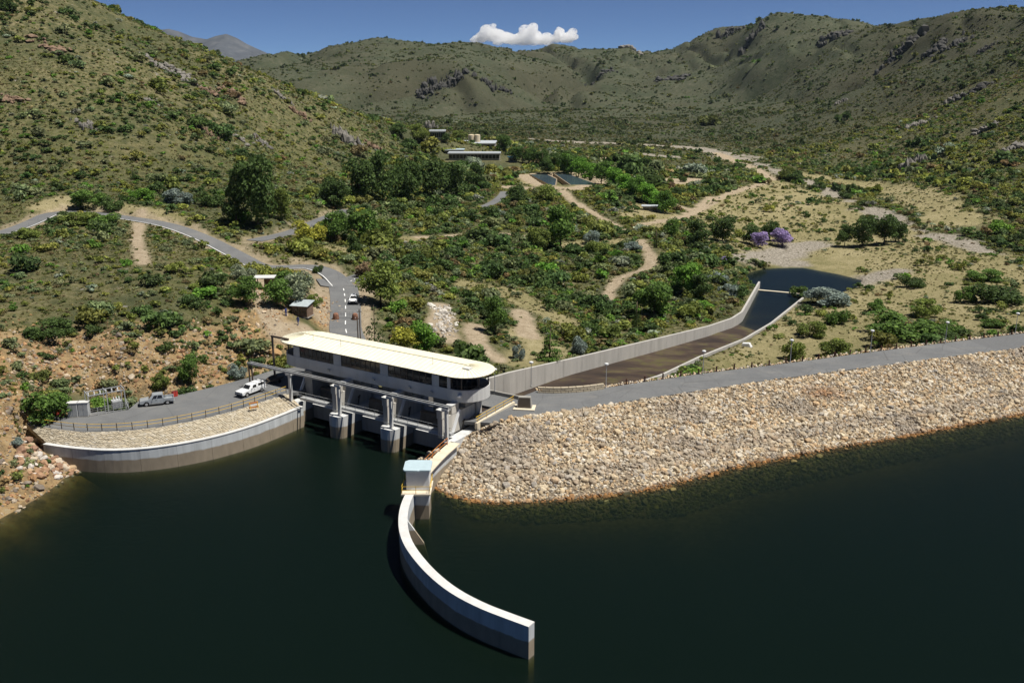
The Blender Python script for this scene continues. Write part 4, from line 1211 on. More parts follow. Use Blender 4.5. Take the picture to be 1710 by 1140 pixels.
tag(v, 'silver double cab pickup truck with open bed parked beside the electrical yard', 'pickup truck')
v = pickup('pickup_truck', M['p_white'], True); c = (P(396,664,0) + P(440,652,0)) / 2
v.location = (c[0], c[1] + .3, .004); v.rotation_euler = (0, 0, heading((440,650), (396,666)))
tag(v, 'white pickup truck with white canopy parked beside the yellow railing', 'pickup truck')
# small trailer behind the white pickup
tq = (P(444,645,0) + P(463,637,0)) / 2
tr = empty('trailer', (tq[0] + .4, tq[1] + 1.0, .0), heading((463,636), (441,645))); tag(tr, 'dark flat trailer standing behind the white pickup truck', 'trailer')
MB().box((0, 0, .62), (2.6, 1.5, .12)).build('bed', M['post'], tr); MB().bar((1.3, 0, .58), (2.3, 0, .5), .1).build('drawbar', M['post'], tr)
for s in (-1, 1):
    MB().box((0, s * .74, .78), (2.6, .05, .22)).build('side_board', M['brownsteel'], tr)
    n = 14; MB().loft([[(rr * math.cos(2 * math.pi * k / n), s * yy, .3 + rr * math.sin(2 * math.pi * k / n)) for k in range(n)] for rr, yy in ((.2, .80), (.3, .82), (.3, .95), (.18, .97))]).build('wheel', M['tyre'], tr)
# white hatchback on the gate road
r = empty('parked_car')
side_ = [(-1.95, .35), (-1.55, .35)] + arch(-1.2, .36, .35)[::-1] + [(-.75, .32), (.8, .32)] + arch(1.25, .36, .35)[::-1] + [(1.7, .35), (1.98, .4), (2.0, .68), (1.85, .82), (.95, .98), (-1.7, 1.0), (-1.98, .85)]
xz_prism(MB(), side_, -.82, .82).build('body', M['p_white'], r, .05, seg=2)
greenhouse(r, M['p_white'], -1.75, 1.05, .97, 1.46, .78, .75, .35, .6, ((.1, .42), (.46, .78)))
wheels(r, (1.25, -1.2), .81)
for s in (-1, 1):
    MB().box((1.93, s * .62, .7), (.14, .3, .14)).build('headlight', M['glass'], r, .02); MB().box((-1.96, s * .68, .78), (.06, .2, .2)).build('tail_light', M['red'], r); MB().box((.62, s * .92, 1.02), (.1, .16, .12)).build('mirror', M['plastic'], r)
MB().box((2.0, 0, .48), (.05, 1.0, .16)).build('grille', M['plastic'], r)
q = at(591, 506); r.location = (q[0], q[1], float(np.interp(q[1], R_GATE[::-1, 1], R_GATE[::-1, 2])) + .03); r.rotation_euler = (0, 0, R(-87))
tag(r, 'small white car on the access road beyond the gate pillars', 'car')

# ---- electrical yard -----------------------------------------------------------------
M['grey'] = plain('grey_enamel', (.47, .48, .48), .5, spec=.4)
for i, (px, py, lb) in enumerate(((122,697,'grey steel electrical cabinet nearest the dark green bush'), (140,696,'grey steel electrical cabinet beside the busbar frame'))):
    q = P(px, py, 0); r = empty('electrical_cabinet', tuple(q), R(6)); tag(r, lb, 'cabinet', 'cabinets in the electrical yard')
    MB().box((0, .5, 1.15), (1.45, 1.0, 2.1)).build('body', M['grey'], r, .03); MB().box((0, .5, 2.25), (1.6, 1.15, .1)).build('roof', M['cap'], r)
    for s in (-.35, .35): MB().box((s, -.015, 1.15), (.64, .03, 1.85)).build('door', M['steel'], r); 
    MB().box((.06, -.045, 1.2), (.04, .03, .2)).build('handle', M['plastic'], r); MB().box((0, .5, .05), (1.6, 1.15, .1)).build('plinth', M['conc'], r)
y0, y1 = P(150,694,0), P(214,682,0)
ang = math.atan2(*(y1 - y0)[[1, 0]]); Ly = float(np.linalg.norm(y1 - y0))
bf = empty('busbar_frame', tuple(y0), ang); tag(bf, 'galvanised lattice busbar frame with insulators in the electrical yard', 'frame')
for x in (0.1, Ly * .5, Ly - .2):
    for y in (.3, 2.6): MB().box((x, y, 1.6), (.12, .12, 3.2)).build('post', M['steel'], bf)
    MB().bar((x, .24, 3.15), (x, 2.66, 3.15), .1, .14).build('beam', M['steel'], bf)
for y in (.3, 2.6): MB().bar((.04, y, 3.0), (Ly - .14, y, 3.0), .1, .14).build('beam', M['steel'], bf)
for x in np.linspace(.6, Ly - .7, 6):
    MB().lathe((x, 2.6, 2.35), [(.05, 0), (.13, .06), (.05, .14), (.13, .2), (.05, .3), (.12, .36), (.04, .58)], 8).build('insulator', M['white'], bf)
    MB().tube([(x, 2.6, 2.35), (x, 1.4, 2.2), (x, 1.3, 1.3)], .025, 5).build('cable', M['post'], bf)
tf = empty('transformer', tuple(y0 + (y1 - y0) * .62 + np.array([0, 1.4, 0])), ang); tag(tf, 'grey finned transformer under the busbar frame', 'transformer')
MB().box((0, 0, .75), (1.5, .9, 1.3)).build('tank', M['grey'], tf, .03)
for x in np.linspace(-.6, .6, 8): MB().box((x, -.56, .75), (.05, .22, 1.0)).build('fin', M['grey'], tf)
for x in (-.4, 0, .4): MB().lathe((x, 0, 1.4), [(.06, 0), (.12, .08), (.06, .16), (.11, .24), (.04, .5)], 8).build('bushing', M['white'], tf)
sf = empty('wire_fence', tuple(y0), ang); tag(sf, 'low grey mesh fence closing the electrical yard from the deck', 'fence')
for x in np.linspace(0, Ly, 6): MB().box((x, -.4, .6), (.07, .07, 1.2)).build('post', M['steel'], sf)
for z in (.15, .5, .85, 1.18): MB().bar((0, -.4, z), (Ly, -.4, z), .035).build('wire', M['steel'], sf)
MB().bar((Ly, -.4, 1.18), (Ly + .2, 2.4, 1.18), .05).build('top_rail', M['steel'], sf); MB().bar((Ly, -.4, .1), (Ly + .2, 2.4, 1.18), .06).build('brace', M['steel'], sf)
M['drum'] = plain('red_drum_paint', (.42, .035, .025), .5, spec=.4)
def drum(px, py, lb, g=None):
    q = P(px, py, 0); r = empty('steel_drum', tuple(q)); tag(r, lb, 'drum', g)
    MB().lathe((0, 0, 0), [(.28, 0), (.29, .02), (.285, .28), (.305, .3), (.285, .32), (.285, .58), (.305, .6), (.285, .62), (.29, .88), (.27, .88), (.26, .85)], 14).build('body', M['drum'], r)
    MB().lathe((0, 0, 0), [(.26, .84), (.26, .856), (.02, .858)], 14).build('lid', M['plastic'], r)
drum(97,693,'red steel drum at the shaded end of the parking deck'); drum(104,694,'red steel drum beside the grey electrical cabinet'); drum(290,662,'red drum standing behind the silver pickup truck on the rock side'); drum(294,661,'red drum second from the silver pickup truck at the foot of the cutting')
q = P(424,682,0); r = empty('road_barrier', tuple(q), R(35)); tag(r, 'orange and white sawhorse barrier leaning by the yellow railing', 'barrier')
for z, m_ in ((.95, 'orange'), (.6, 'white'), (.25, 'orange')): MB().box((0, 0, z), (1.5, .06, .24)).build('board', M[m_], r)
for s in (-1, 1):
    MB().bar((s * .6, -.3, 0), (s * .6, .02, 1.1), .06).build('leg', M['yel'], r); MB().bar((s * .6, .3, 0), (s * .6, .04, 1.1), .06).build('leg', M['yel'], r)

# ---- gate, huts, poles --------------------------------------------------------------------
M['brick'] = plain('red_stone_pillar', (.22, .11, .07), .9, var=.4, scale=3)
for (px, lb) in ((561, 'round red stone gate pillar on the hut side of the access road'), (593, 'round red stone gate pillar beside the utility pole')):
    q = P(px, 530, GATE[2]); r = empty('gate_pillar', (q[0], q[1], ground(q[0], q[1]) - .05)); tag(r, lb, 'pillar', 'gate pillars')
    MB().lathe((0, 0, 0), [(.62, 0), (.66, .2), (.6, .9), (.5, 1.25), (.3, 1.42), (.05, 1.48)], 12).build('shaft', M['brick'], r); MB().lathe((0, 0, 0), [(.72, 0), (.72, .12), (.6, .14)], 12).build('footing', M['conc'], r)
ga_, gb_ = P(562,528,GATE[2]+.1), P(592,528,GATE[2]+.1)
r = empty('boom_gate', (ga_[0], ga_[1], GATE[2])); tag(r, 'light tubular boom gate between the two red stone pillars', 'gate')
for z in (.55, .95): keep(MB().bar((ga_[0], ga_[1], GATE[2] + z), (gb_[0], gb_[1], GATE[2] + z), .07).build('bar', M['steel']), r)
for k in np.linspace(.1, .9, 6):
    p = ga_ + (gb_ - ga_) * k; keep(MB().box((p[0], p[1], GATE[2] + .55), (.05, .05, 1.0)).build('upright', M['steel']), r)
for (px, py, h, lb) in ((602,568,6.2,'brown timber utility pole standing beside the access road'), (598,566,4.6,'shorter pale timber pole beside the access road')):
    q = at(px, py); g0 = ground(q[0], q[1]); r = empty('utility_pole', (q[0], q[1], g0 - .1)); tag(r, lb, 'pole')
    MB().tube([(0, 0, 0), (0, 0, h)], [.13, .09], 8).build('pole', M['brownsteel'], r); MB().box((0, 0, h - .5), (.9, .1, .12)).build('crossarm', M['brownsteel'], r)
    for s in (-.35, .35): MB().lathe((s, 0, h - .44), [(.03, 0), (.07, .05), (.03, .2)], 6).build('insulator', M['white'], r)
m, t, b = nodes('corrugated_roof')
wv = N(t, 'ShaderNodeTexWave'); wv.inputs['Scale'].default_value = 3.0; t.links.new(world_pos(t), wv.inputs['Vector'])
t.links.new(ramp(t, noise(t, world_pos(t), 1.2, 4), [(.3, (.33, .38, .40)), (.7, (.45, .50, .52))]), b.inputs['Base Color']); bump(t, b, wv.outputs[1], .5, .04); b.inputs['Roughness'].default_value = .5
M['corr'] = m
M['timber'] = plain('dark_timber', (.17, .115, .08), .85, var=.35, scale=2.5)
q = at(503, 530); h0 = empty('gate_hut', (q[0], q[1] + 1.5, q[2] - .1), R(-14)); h0.scale = (.82, .82, .9); tag(h0, 'dark timber gate hut with sloping grey corrugated roof', 'hut')
for (c_, d_) in (((0, 1.6, 1.25), (3.9, .12, 2.5)), ((-1.9, 0, 1.25), (.12, 3.1, 2.5)), ((1.9, 0, 1.25), (.12, 3.1, 2.5)), ((0, -1.6, .45), (3.9, .12, .9)), ((0, -1.6, 2.35), (3.9, .12, .35))): MB().box(c_, d_).build('wall', M['timber'], h0)
for x in np.linspace(-1.85, 1.85, 7): MB().box((x, -1.61, 1.5), (.1, .13, 1.45)).build('window_post', M['timber'], h0)
for a, b_ in zip(np.linspace(-1.85, 1.85, 7)[:-1], np.linspace(-1.85, 1.85, 7)[1:]): MB().box(((a + b_) / 2, -1.57, 1.54), (b_ - a - .1, .03, 1.27)).build('window', M['glass'], h0)
MB().add([(-2.3, -2.1, 2.55), (2.3, -2.1, 2.55), (2.3, 2.1, 3.15), (-2.3, 2.1, 3.15), (-2.3, -2.1, 2.63), (2.3, -2.1, 2.63), (2.3, 2.1, 3.23), (-2.3, 2.1, 3.23)], [(0, 3, 2, 1), (4, 5, 6, 7), (0, 1, 5, 4), (1, 2, 6, 5), (2, 3, 7, 6), (3, 0, 4, 7)]).build('roof', M['corr'], h0)
MB().box((0, 0, .05), (4.2, 3.5, .2)).build('floor', M['conc'], h0)
q = at(441, 486); h1 = empty('shade_shelter', (q[0], q[1] + 1.2, q[2] - .1), R(4)); tag(h1, 'small open shelter with flat pale roof among green bushes', 'shelter')
MB().box((0, 0, 2.75), (4.2, 3.0, .14)).build('roof', M['cap'], h1)
for x in (-1.7, 1.7):
    for y in (-1.2, 1.2): MB().box((x, y, 1.34), (.16, .16, 2.68)).build('post', M['timber'], h1)
MB().box((.6, 1.15, 1.2), (2.0, .12, 2.4)).build('back_wall', M['timber'], h1)
q = at(1247, 578); r = empty('cover_box', (q[0], q[1], q[2] - .1), R(-25)); tag(r, 'small white shell cover on the grass beside the spillway chute', 'cover')
MB().loft([[(-1.1, -.7, 0), (1.1, -.7, 0), (1.1, .7, 0), (-1.1, .7, 0)], [(-.95, -.6, .75), (.6, -.6, .9), (.6, .6, .9), (-.95, .6, .75)]]).build('shell', M['white'], r, .06, seg=2); MB().box((0, 0, .06), (2.5, 1.7, .1)).build('base', M['conc'], r)

# ---- people ------------------------------------------------------------------------------------
M['blue'] = plain('blue_overalls', (.03, .06, .22), .9, var=.2); M['skin'] = plain('skin', (.16, .09, .06), .6); M['hair'] = plain('dark_hair', (.015, .012, .01), .8)
def person(loc, rz, stride, label):
    V = [(0, 0, .95), (0, 0, 1.15), (0, 0, 1.38), (0, .0, 1.52), (0, .01, 1.66),
         (-.10, 0, .90), (-.11, stride, .50), (-.11, stride * 1.2 - .05, .09), (-.11, stride * 1.2 + .12, .05),
         (.10, 0, .90), (.11, -stride * .7, .50), (.11, -stride * 1.5, .10), (.11, -stride * 1.5 + .16, .05),
         (-.19, 0, 1.42), (-.25, -stride * .5, 1.15), (-.25, -stride * .2 + .08, .90), (-.25, -stride * .1 + .10, .80),
         (.19, 0, 1.42), (.25, stride * .5, 1.15), (.25, stride * .7 + .1, .91), (.25, stride * .8 + .12, .82)]
    E_ = [(0, 1), (1, 2), (2, 3), (3, 4), (0, 5), (5, 6), (6, 7), (7, 8), (0, 9), (9, 10), (10, 11), (11, 12), (2, 13), (13, 14), (14, 15), (15, 16), (2, 17), (17, 18), (18, 19), (19, 20)]
    rad = [.15, .14, .16, .055, .10, .10, .075, .05, .045, .10, .075, .05, .045, .07, .052, .04, .04, .07, .052, .04, .04]
    me = bpy.data.meshes.new('person'); me.from_pydata(V, E_, [])
    o = link_mesh('person', me)
    md = o.modifiers.new('skin', 'SKIN'); sk = me.skin_vertices[0].data
    for i, r_ in enumerate(rad): sk[i].radius = (r_, r_ * (.75 if i in (0, 1, 2) else 1))
    sk[0].use_root = True
    o.modifiers.new('sub', 'SUBSURF').render_levels = 2
    o.modifiers['sub'].levels = 1
    m, t, b = nodes('person_clothes_and_skin')
    tc = t.nodes.new('ShaderNodeTexCoord'); sx = t.nodes.new('ShaderNodeSeparateXYZ'); t.links.new(tc.outputs['Object'], sx.inputs[0])
    head = ramp(t, sx.outputs[2], [(0, (.03, .03, .035)), (.09, (.03, .055, .2)), (.85, (.03, .055, .2))])
    mr = N(t, 'ShaderNodeMath', operation='GREATER_THAN'); t.links.new(sx.outputs[2], mr.inputs[0]); mr.inputs[1].default_value = 1.5
    t.links.new(mixc(t, mr.outputs[0], head, (.16, .09, .06)), b.inputs['Base Color']); b.inputs['Roughness'].default_value = .85
    me.materials.append(m)
    hr = MB().lathe((0, .0, 1.66), [(.118, -.02), (.122, .04), (.10, .1), (.05, .13), (.01, .135)], 12).build('hair', M['hair'], o, 0, True)
    o.location = loc; o.rotation_euler = (0, 0, rz); o.scale = (1.03,) * 3
    tag(o, label, 'person')
q = at(498, 543); person((q[0], q[1], q[2] - .02), R(160), .16, 'person in dark blue overalls walking on the bare path below the gate hut')
q = at(478, 528); person((q[0], q[1], q[2] - .02), R(60), .05, 'person in blue overalls standing beside the gate hut near the bushes')
# ================================================================== SCATTER HELPERS
def instancer(name, pos, scl, rot, idx, tint, protos, label=None, cat=None):
    """one object whose points carry many small copies; kind = stuff"""
    lib = bpy.data.collections.new(name + '_sources')
    for i, me in enumerate(protos):
        lib.objects.link(bpy.data.objects.new('%s_source_%02d' % (name, i), me))
    me = bpy.data.meshes.new(name)
    n = len(pos)
    me.vertices.add(n); me.vertices.foreach_set('co', np.asarray(pos, np.float32).ravel())
    for nm, ty, dat, key in (('scl', 'FLOAT_VECTOR', scl, 'vector'), ('rot', 'FLOAT_VECTOR', rot, 'vector'), ('tint', 'FLOAT_COLOR', np.c_[tint, np.ones(n)], 'color')):
        me.attributes.new(nm, ty, 'POINT').data.foreach_set(key, np.asarray(dat, np.float32).ravel())
    me.attributes.new('idx', 'INT', 'POINT').data.foreach_set('value', np.asarray(idx, np.int32))
    o = link_mesh(name, me)
    ng = bpy.data.node_groups.new(name + '_nodes', 'GeometryNodeTree')
    ng.interface.new_socket('Geometry', in_out='INPUT', socket_type='NodeSocketGeometry'); ng.interface.new_socket('Geometry', in_out='OUTPUT', socket_type='NodeSocketGeometry')
    gi, go = ng.nodes.new('NodeGroupInput'), ng.nodes.new('NodeGroupOutput')
    ip = ng.nodes.new('GeometryNodeInstanceOnPoints'); ci = ng.nodes.new('GeometryNodeCollectionInfo')
    ci.inputs['Collection'].default_value = lib; ci.inputs['Separate Children'].default_value = True; ci.inputs['Reset Children'].default_value = True
    def na(nm, ty):
        k = ng.nodes.new('GeometryNodeInputNamedAttribute'); k.data_type = ty; k.inputs['Name'].default_value = nm; return k.outputs[0]
    L = ng.links.new
    mp_ = ng.nodes.new('GeometryNodeMeshToPoints')
    L(gi.outputs[0], mp_.inputs[0]); L(mp_.outputs[0], ip.inputs['Points']); L(ci.outputs[0], ip.inputs['Instance'])
    ip.inputs['Pick Instance'].default_value = True
    L(na('idx', 'INT'), ip.inputs['Instance Index']); L(na('scl', 'FLOAT_VECTOR'), ip.inputs['Scale'])
    er_ = ng.nodes.new('FunctionNodeEulerToRotation'); L(na('rot', 'FLOAT_VECTOR'), er_.inputs[0]); L(er_.outputs[0], ip.inputs['Rotation'])
    L(ip.outputs[0], go.inputs[0])
    md = o.modifiers.new('scatter', 'NODES'); md.node_group = ng
    tag(o, label, cat, None, 'stuff')
    return o
def rock_mesh(name, sub, seed, m, flat=(1, .8, .7), rough=.28):
    bm = bmesh.new(); bmesh.ops.create_icosphere(bm, subdivisions=sub, radius=1.0)
    rn = random.Random(seed); cuts = []
    for _ in range(9):
        d = Vector((rn.gauss(0, 1), rn.gauss(0, 1), rn.gauss(0, 1))).normalized(); cuts.append((d, rn.uniform(.55, .85)))
    for v in bm.verts:
        p = v.co.copy()
        for d, k in cuts:
            e = p.dot(d) - k
            if e > 0: p -= d * e * .9
        p *= 1 + rn.uniform(-rough, rough) * .35
        v.co = Vector((p.x * flat[0], p.y * flat[1], p.z * flat[2]))
    me = bpy.data.meshes.new(name); bm.to_mesh(me); bm.free(); me.materials.append(m); return me
RK_I = [rock_mesh('rubble', 1 if k else 2, 50 + k, M['rock_i'], (1, rf_, .72)) for k, rf_ in enumerate((.8, .9, .65, .75, .95))]
RK_O = [rock_mesh('boulder', 2, 90 + k, M['rock_o'], (1, rf_, .75)) for k, rf_ in enumerate((.8, .9, .65, .75))]
TAN = np.array([[.54, .43, .28], [.60, .50, .35], [.46, .34, .21], [.64, .57, .45], [.38, .30, .21], [.54, .38, .22], [.34, .31, .27], [.58, .52, .43]])

# ---- rip-rap on the dam ---------------------------------------------------------
n = 56000
slen = np.linalg.norm(emb[:, 20] - emb[:, 0], axis=1); sp_u = np.gradient(np.cumsum(np.r_[0, np.linalg.norm(np.diff((emb[:, 0] + emb[:, 20]) / 2, axis=0), axis=1)]))
cdf_ = np.cumsum(slen * sp_u * (emb[:, 0, 0] < 145)); cdf_ /= cdf_[-1]
iu = np.clip(np.interp(RNG.random(n), cdf_, np.arange(NU)), 0, NU - 1.01) ; iv = RNG.uniform(0.0, 1.32, n) / 2.3 * (NV - 1)
a, c = iu.astype(int), iv.astype(int); fu, fv = (iu - a)[:, None], (iv - c)[:, None]
pos = (emb[a, c] * (1 - fu) + emb[a + 1, c] * fu) * (1 - fv) + (emb[a, c + 1] * (1 - fu) + emb[a + 1, c + 1] * fu) * fv
v01 = iv / (NV - 1) * 2.3
sz = RNG.lognormal(math.log(.205), .42, n) * np.where((v01 > .55) & (v01 < .9), 1.2, 1.0)
sz = np.clip(sz, .12, .7)
tint = TAN[RNG.choice(8, n, p=[.22, .2, .13, .16, .06, .11, .04, .08])] * RNG.uniform(.72, 1.1, (n, 1))
grey = np.clip((fbm(pos[:, 0], pos[:, 1], 9, 3, 5) - .57) * 8, 0, 1)
grey = np.maximum(grey * .7, np.clip(1 - np.abs(v01 - .76) / .13, 0, 1) * .6)[:, None]
tint = tint * (1 - grey) + np.array([.30, .26, .215]) * RNG.uniform(.6, 1.3, (n, 1)) * grey
rc = P(1375, 655, -1); rs = np.clip(1 - np.hypot((pos[:, 0] - rc[0]) / 5.5, (pos[:, 1] - rc[1]) / 3.0), 0, 1)[:, None] * .8
tint = tint * (1 - rs) + np.array([.30, .15, .07]) * RNG.uniform(.5, 1.4, (n, 1)) * rs
wet = np.clip((v01 - .975) / .04, 0, 1)[:, None]; deep = np.clip((v01 - 1.02) / .08, 0, 1)[:, None]
tint = tint * (1 - wet) + (np.array([.30, .15, .055]) * (1 - deep) + np.array([.13, .12, .045]) * deep) * RNG.uniform(.4, 1.3, (n, 1)) * wet
keepm = pos[:, 0] < 140
order = np.argsort(-(sz / np.hypot(pos[:, 0], pos[:, 1]) ** 1.0) * (np.abs(pos[:, 0] / pos[:, 1]) < .5) * (pos[:, 2] > W + .1) * (v01 > .05))
big = set(order[:260].tolist())
km = np.array([i not in big for i in range(n)]) & keepm
pos2 = pos.copy(); pos2[:, 2] += sz * .22
instancer('riprap_rubble', pos2[km], sz[km, None] * RNG.uniform(.8, 1.25, (km.sum(), 3)), RNG.uniform(-.5, .5, (km.sum(), 3)) + np.c_[np.zeros((km.sum(), 2)), RNG.uniform(0, 6.28, km.sum())], RNG.integers(0, len(RK_I), km.sum()), tint[km], RK_I)
for k, i in enumerate(big):
    o = bpy.data.objects.new('riprap_stone', RK_O[k % 4]); COL.objects.link(o)
    o.location = pos2[i]; o.scale = (sz[i] * 1.1, sz[i], sz[i]); o.rotation_euler = (random.uniform(-.4, .4), random.uniform(-.4, .4), random.uniform(0, 6.28)); o.color = (*tint[i], 1)
    tag(o, 'large tan block among the rubble on the lake face of the dam', 'stone', 'larger stones of the dam rubble')
# pale stones edging the crest road
e1 = resample(DNS, .45); e1 = e1[e1[:, 0] < 130]
e1 = np.concatenate([e1, e1]); e1[:, :2] += side(e1) * RNG.uniform(.1, 1.1, (len(e1), 1)); e1[:, 2] += -.05
n = len(e1)
instancer('crest_edge_rubble', e1, RNG.uniform(.16, .36, (n, 1)) * np.ones(3), RNG.uniform(0, 6.28, (n, 3)), RNG.integers(0, 5, n), TAN[RNG.choice(8, n)] * 1.1, RK_I)
# boulder pile at the end of the guide wall
for k in range(230):
    px = random.uniform(30, 150); lo = 735 + max(0, (px - 80)) * .62; hi = 800 - abs(px - 95) * .10
    py = random.uniform(lo, max(lo + 5, hi))
    q = at(px, py)
    if q[2] < W - .4: continue
    s = random.choice((.3, .35, .45, .55, .75)) * random.uniform(.8, 1.15)
    o = bpy.data.objects.new('boulder', RK_O[k % 4]); COL.objects.link(o); o.location = (q[0], q[1], q[2] + s * .25); o.scale = (s * 1.15, s, s * .9); o.rotation_euler = (random.uniform(-.5, .5), random.uniform(-.5, .5), random.uniform(0, 6.28))
    tc_ = random.choice(((.42, .30, .19), (.36, .22, .13), (.50, .42, .32), (.28, .17, .11), (.55, .50, .44), (.46, .33, .20)))
    o.color = (*tc_, 1); tag(o, 'tan and rust boulder in the pile where the guide wall meets the shore', 'boulder', 'boulders heaped at the wall end')
# stones lying on the cut bank, the river bed and the hills
def scatter_pix(name, regions, tints, szr, protos=RK_I):
    pp_, ss, tt2 = [], [], []
    for (pix, spread, cnt) in regions:
        ln = resample(lay(HG, pix, 1), 1.0)
        k = RNG.integers(0, len(ln), cnt); q = ln[k, :2] + RNG.normal(0, spread, (cnt, 2)) ; z = grid_at(HG, q[:, 0], q[:, 1])
        s = RNG.lognormal(math.log(szr), .5, cnt); ok = z > W - 1
        pp_.append(np.c_[q, z + s * .1][ok]); ss.append(s[ok]); tt2.append((tints[RNG.choice(len(tints), cnt)] * RNG.uniform(.7, 1.2, (cnt, 1)))[ok])
    p_, s_, t2 = np.concatenate(pp_), np.concatenate(ss), np.concatenate(tt2); n = len(p_)
    bad = inside(p_[:, 0], p_[:, 1], DECK) | inside(p_[:, 0], p_[:, 1], lake) | inside(p_[:, 0], p_[:, 1], list(RAIL) + list(LW[::-1]))
    g = ~bad; n = g.sum()
    return instancer(name, p_[g], s_[g, None] * RNG.uniform(.7, 1.4, (n, 3)), RNG.uniform(-.5, .5, (n, 3)) + np.c_[np.zeros((n, 2)), RNG.uniform(0, 6.28, n)], RNG.integers(0, len(protos), n), t2[g], protos)
OR = np.array([[.45, .28, .13], [.38, .22, .11], [.50, .40, .28], [.30, .17, .09], [.42, .35, .26], [.24, .20, .16]])
scatter_pix('cutting_rubble', [([(-60,600),(60,610),(160,625),(230,628),(330,620),(420,598)], 3.5, 1500), ([(20,560),(140,580),(330,585),(430,560)], 4, 900), ([(-120,880),(-20,835),(60,790)], 3.0, 800), ([(-60,640),(20,660),(60,700),(30,745)], 3.5, 900), ([(440,480),(455,540)], 2.0, 260), ([(548,500),(546,545)], 1.2, 160)], OR, .19)
WT = np.array([[.55, .52, .46], [.48, .44, .38], [.60, .56, .50], [.36, .33, .29]])
scatter_pix('river_rubble', [([(1240,266),(1300,286),(1370,312),(1430,342),(1480,364),(1530,385),(1590,400),(1660,420)], 3.5, 2600), ([(1250,430),(1300,424),(1370,408)], 2.6, 900), ([(1240,436),(1330,441)], 2.0, 350), ([(1255,460),(1340,452),(1430,470)], 1.2, 200), ([(738,512),(742,556)], 1.2, 260), ([(900,236),(1000,240),(1180,250)], 6, 900), ([(1282,600),(1200,605)], 2.5, 120)], WT, .28)
GR = np.array([[.34, .31, .27], [.28, .25, .22], [.42, .39, .34], [.36, .27, .20]])
# ---- rock outcrops on the hills -------------------------------------------------
def outcrop(px, py, wpx, hpx, tint, label, group, seed):
    q = at(px, py + hpx * .3); d = q[1] * CP_ - (q[2] - CZ) * SP_
    w_m, h_m = wpx * d / F, hpx * d / F
    rn = random.Random(seed); V_, F_ = [], []
    src_ = RK_I[1 + seed % 4]; base = np.array([v.co for v in src_.vertices]); fc = [tuple(p.vertices) for p in src_.polygons]
    for k in range(rn.randint(34, 46)):
        s = rn.choice((.05, .07, .09, .12, .2)) * rn.uniform(.8, 1.2); x = rn.gauss(0, .34) * w_m; y = rn.gauss(0, .16) * w_m
        g0 = ground(q[0] + x, q[1] + y) - q[2]
        a = rn.uniform(0, 6.28); sc = np.array([w_m * s * rn.uniform(.8, 1.3), w_m * s, h_m * rn.uniform(.8, 2.2) * (s + .12)])
        p = base * sc; rot = np.array([[math.cos(a), -math.sin(a), 0], [math.sin(a), math.cos(a), 0], [0, 0, 1]])
        p = (p * (1 + .18 * np.sin(base[:, [1, 2, 0]] * 9 + k))) @ rot.T + np.array([x, y, g0 + h_m * rn.uniform(.0, .3)])
        b0 = len(V_); V_ += p.tolist(); F_ += [tuple(b0 + i for i in f_) for f_ in fc]
    me = bpy.data.meshes.new('rock_outcrop'); me.from_pydata(V_, [], F_); me.materials.append(M['rock_o'])
    o = link_mesh('rock_outcrop', me); o.location = q; o.color = (*tint, 1)
    tag(o, label, 'rock outcrop', group)
g1, g2, g3 = (.22, .205, .18), (.22, .15, .10), (.075, .073, .068)
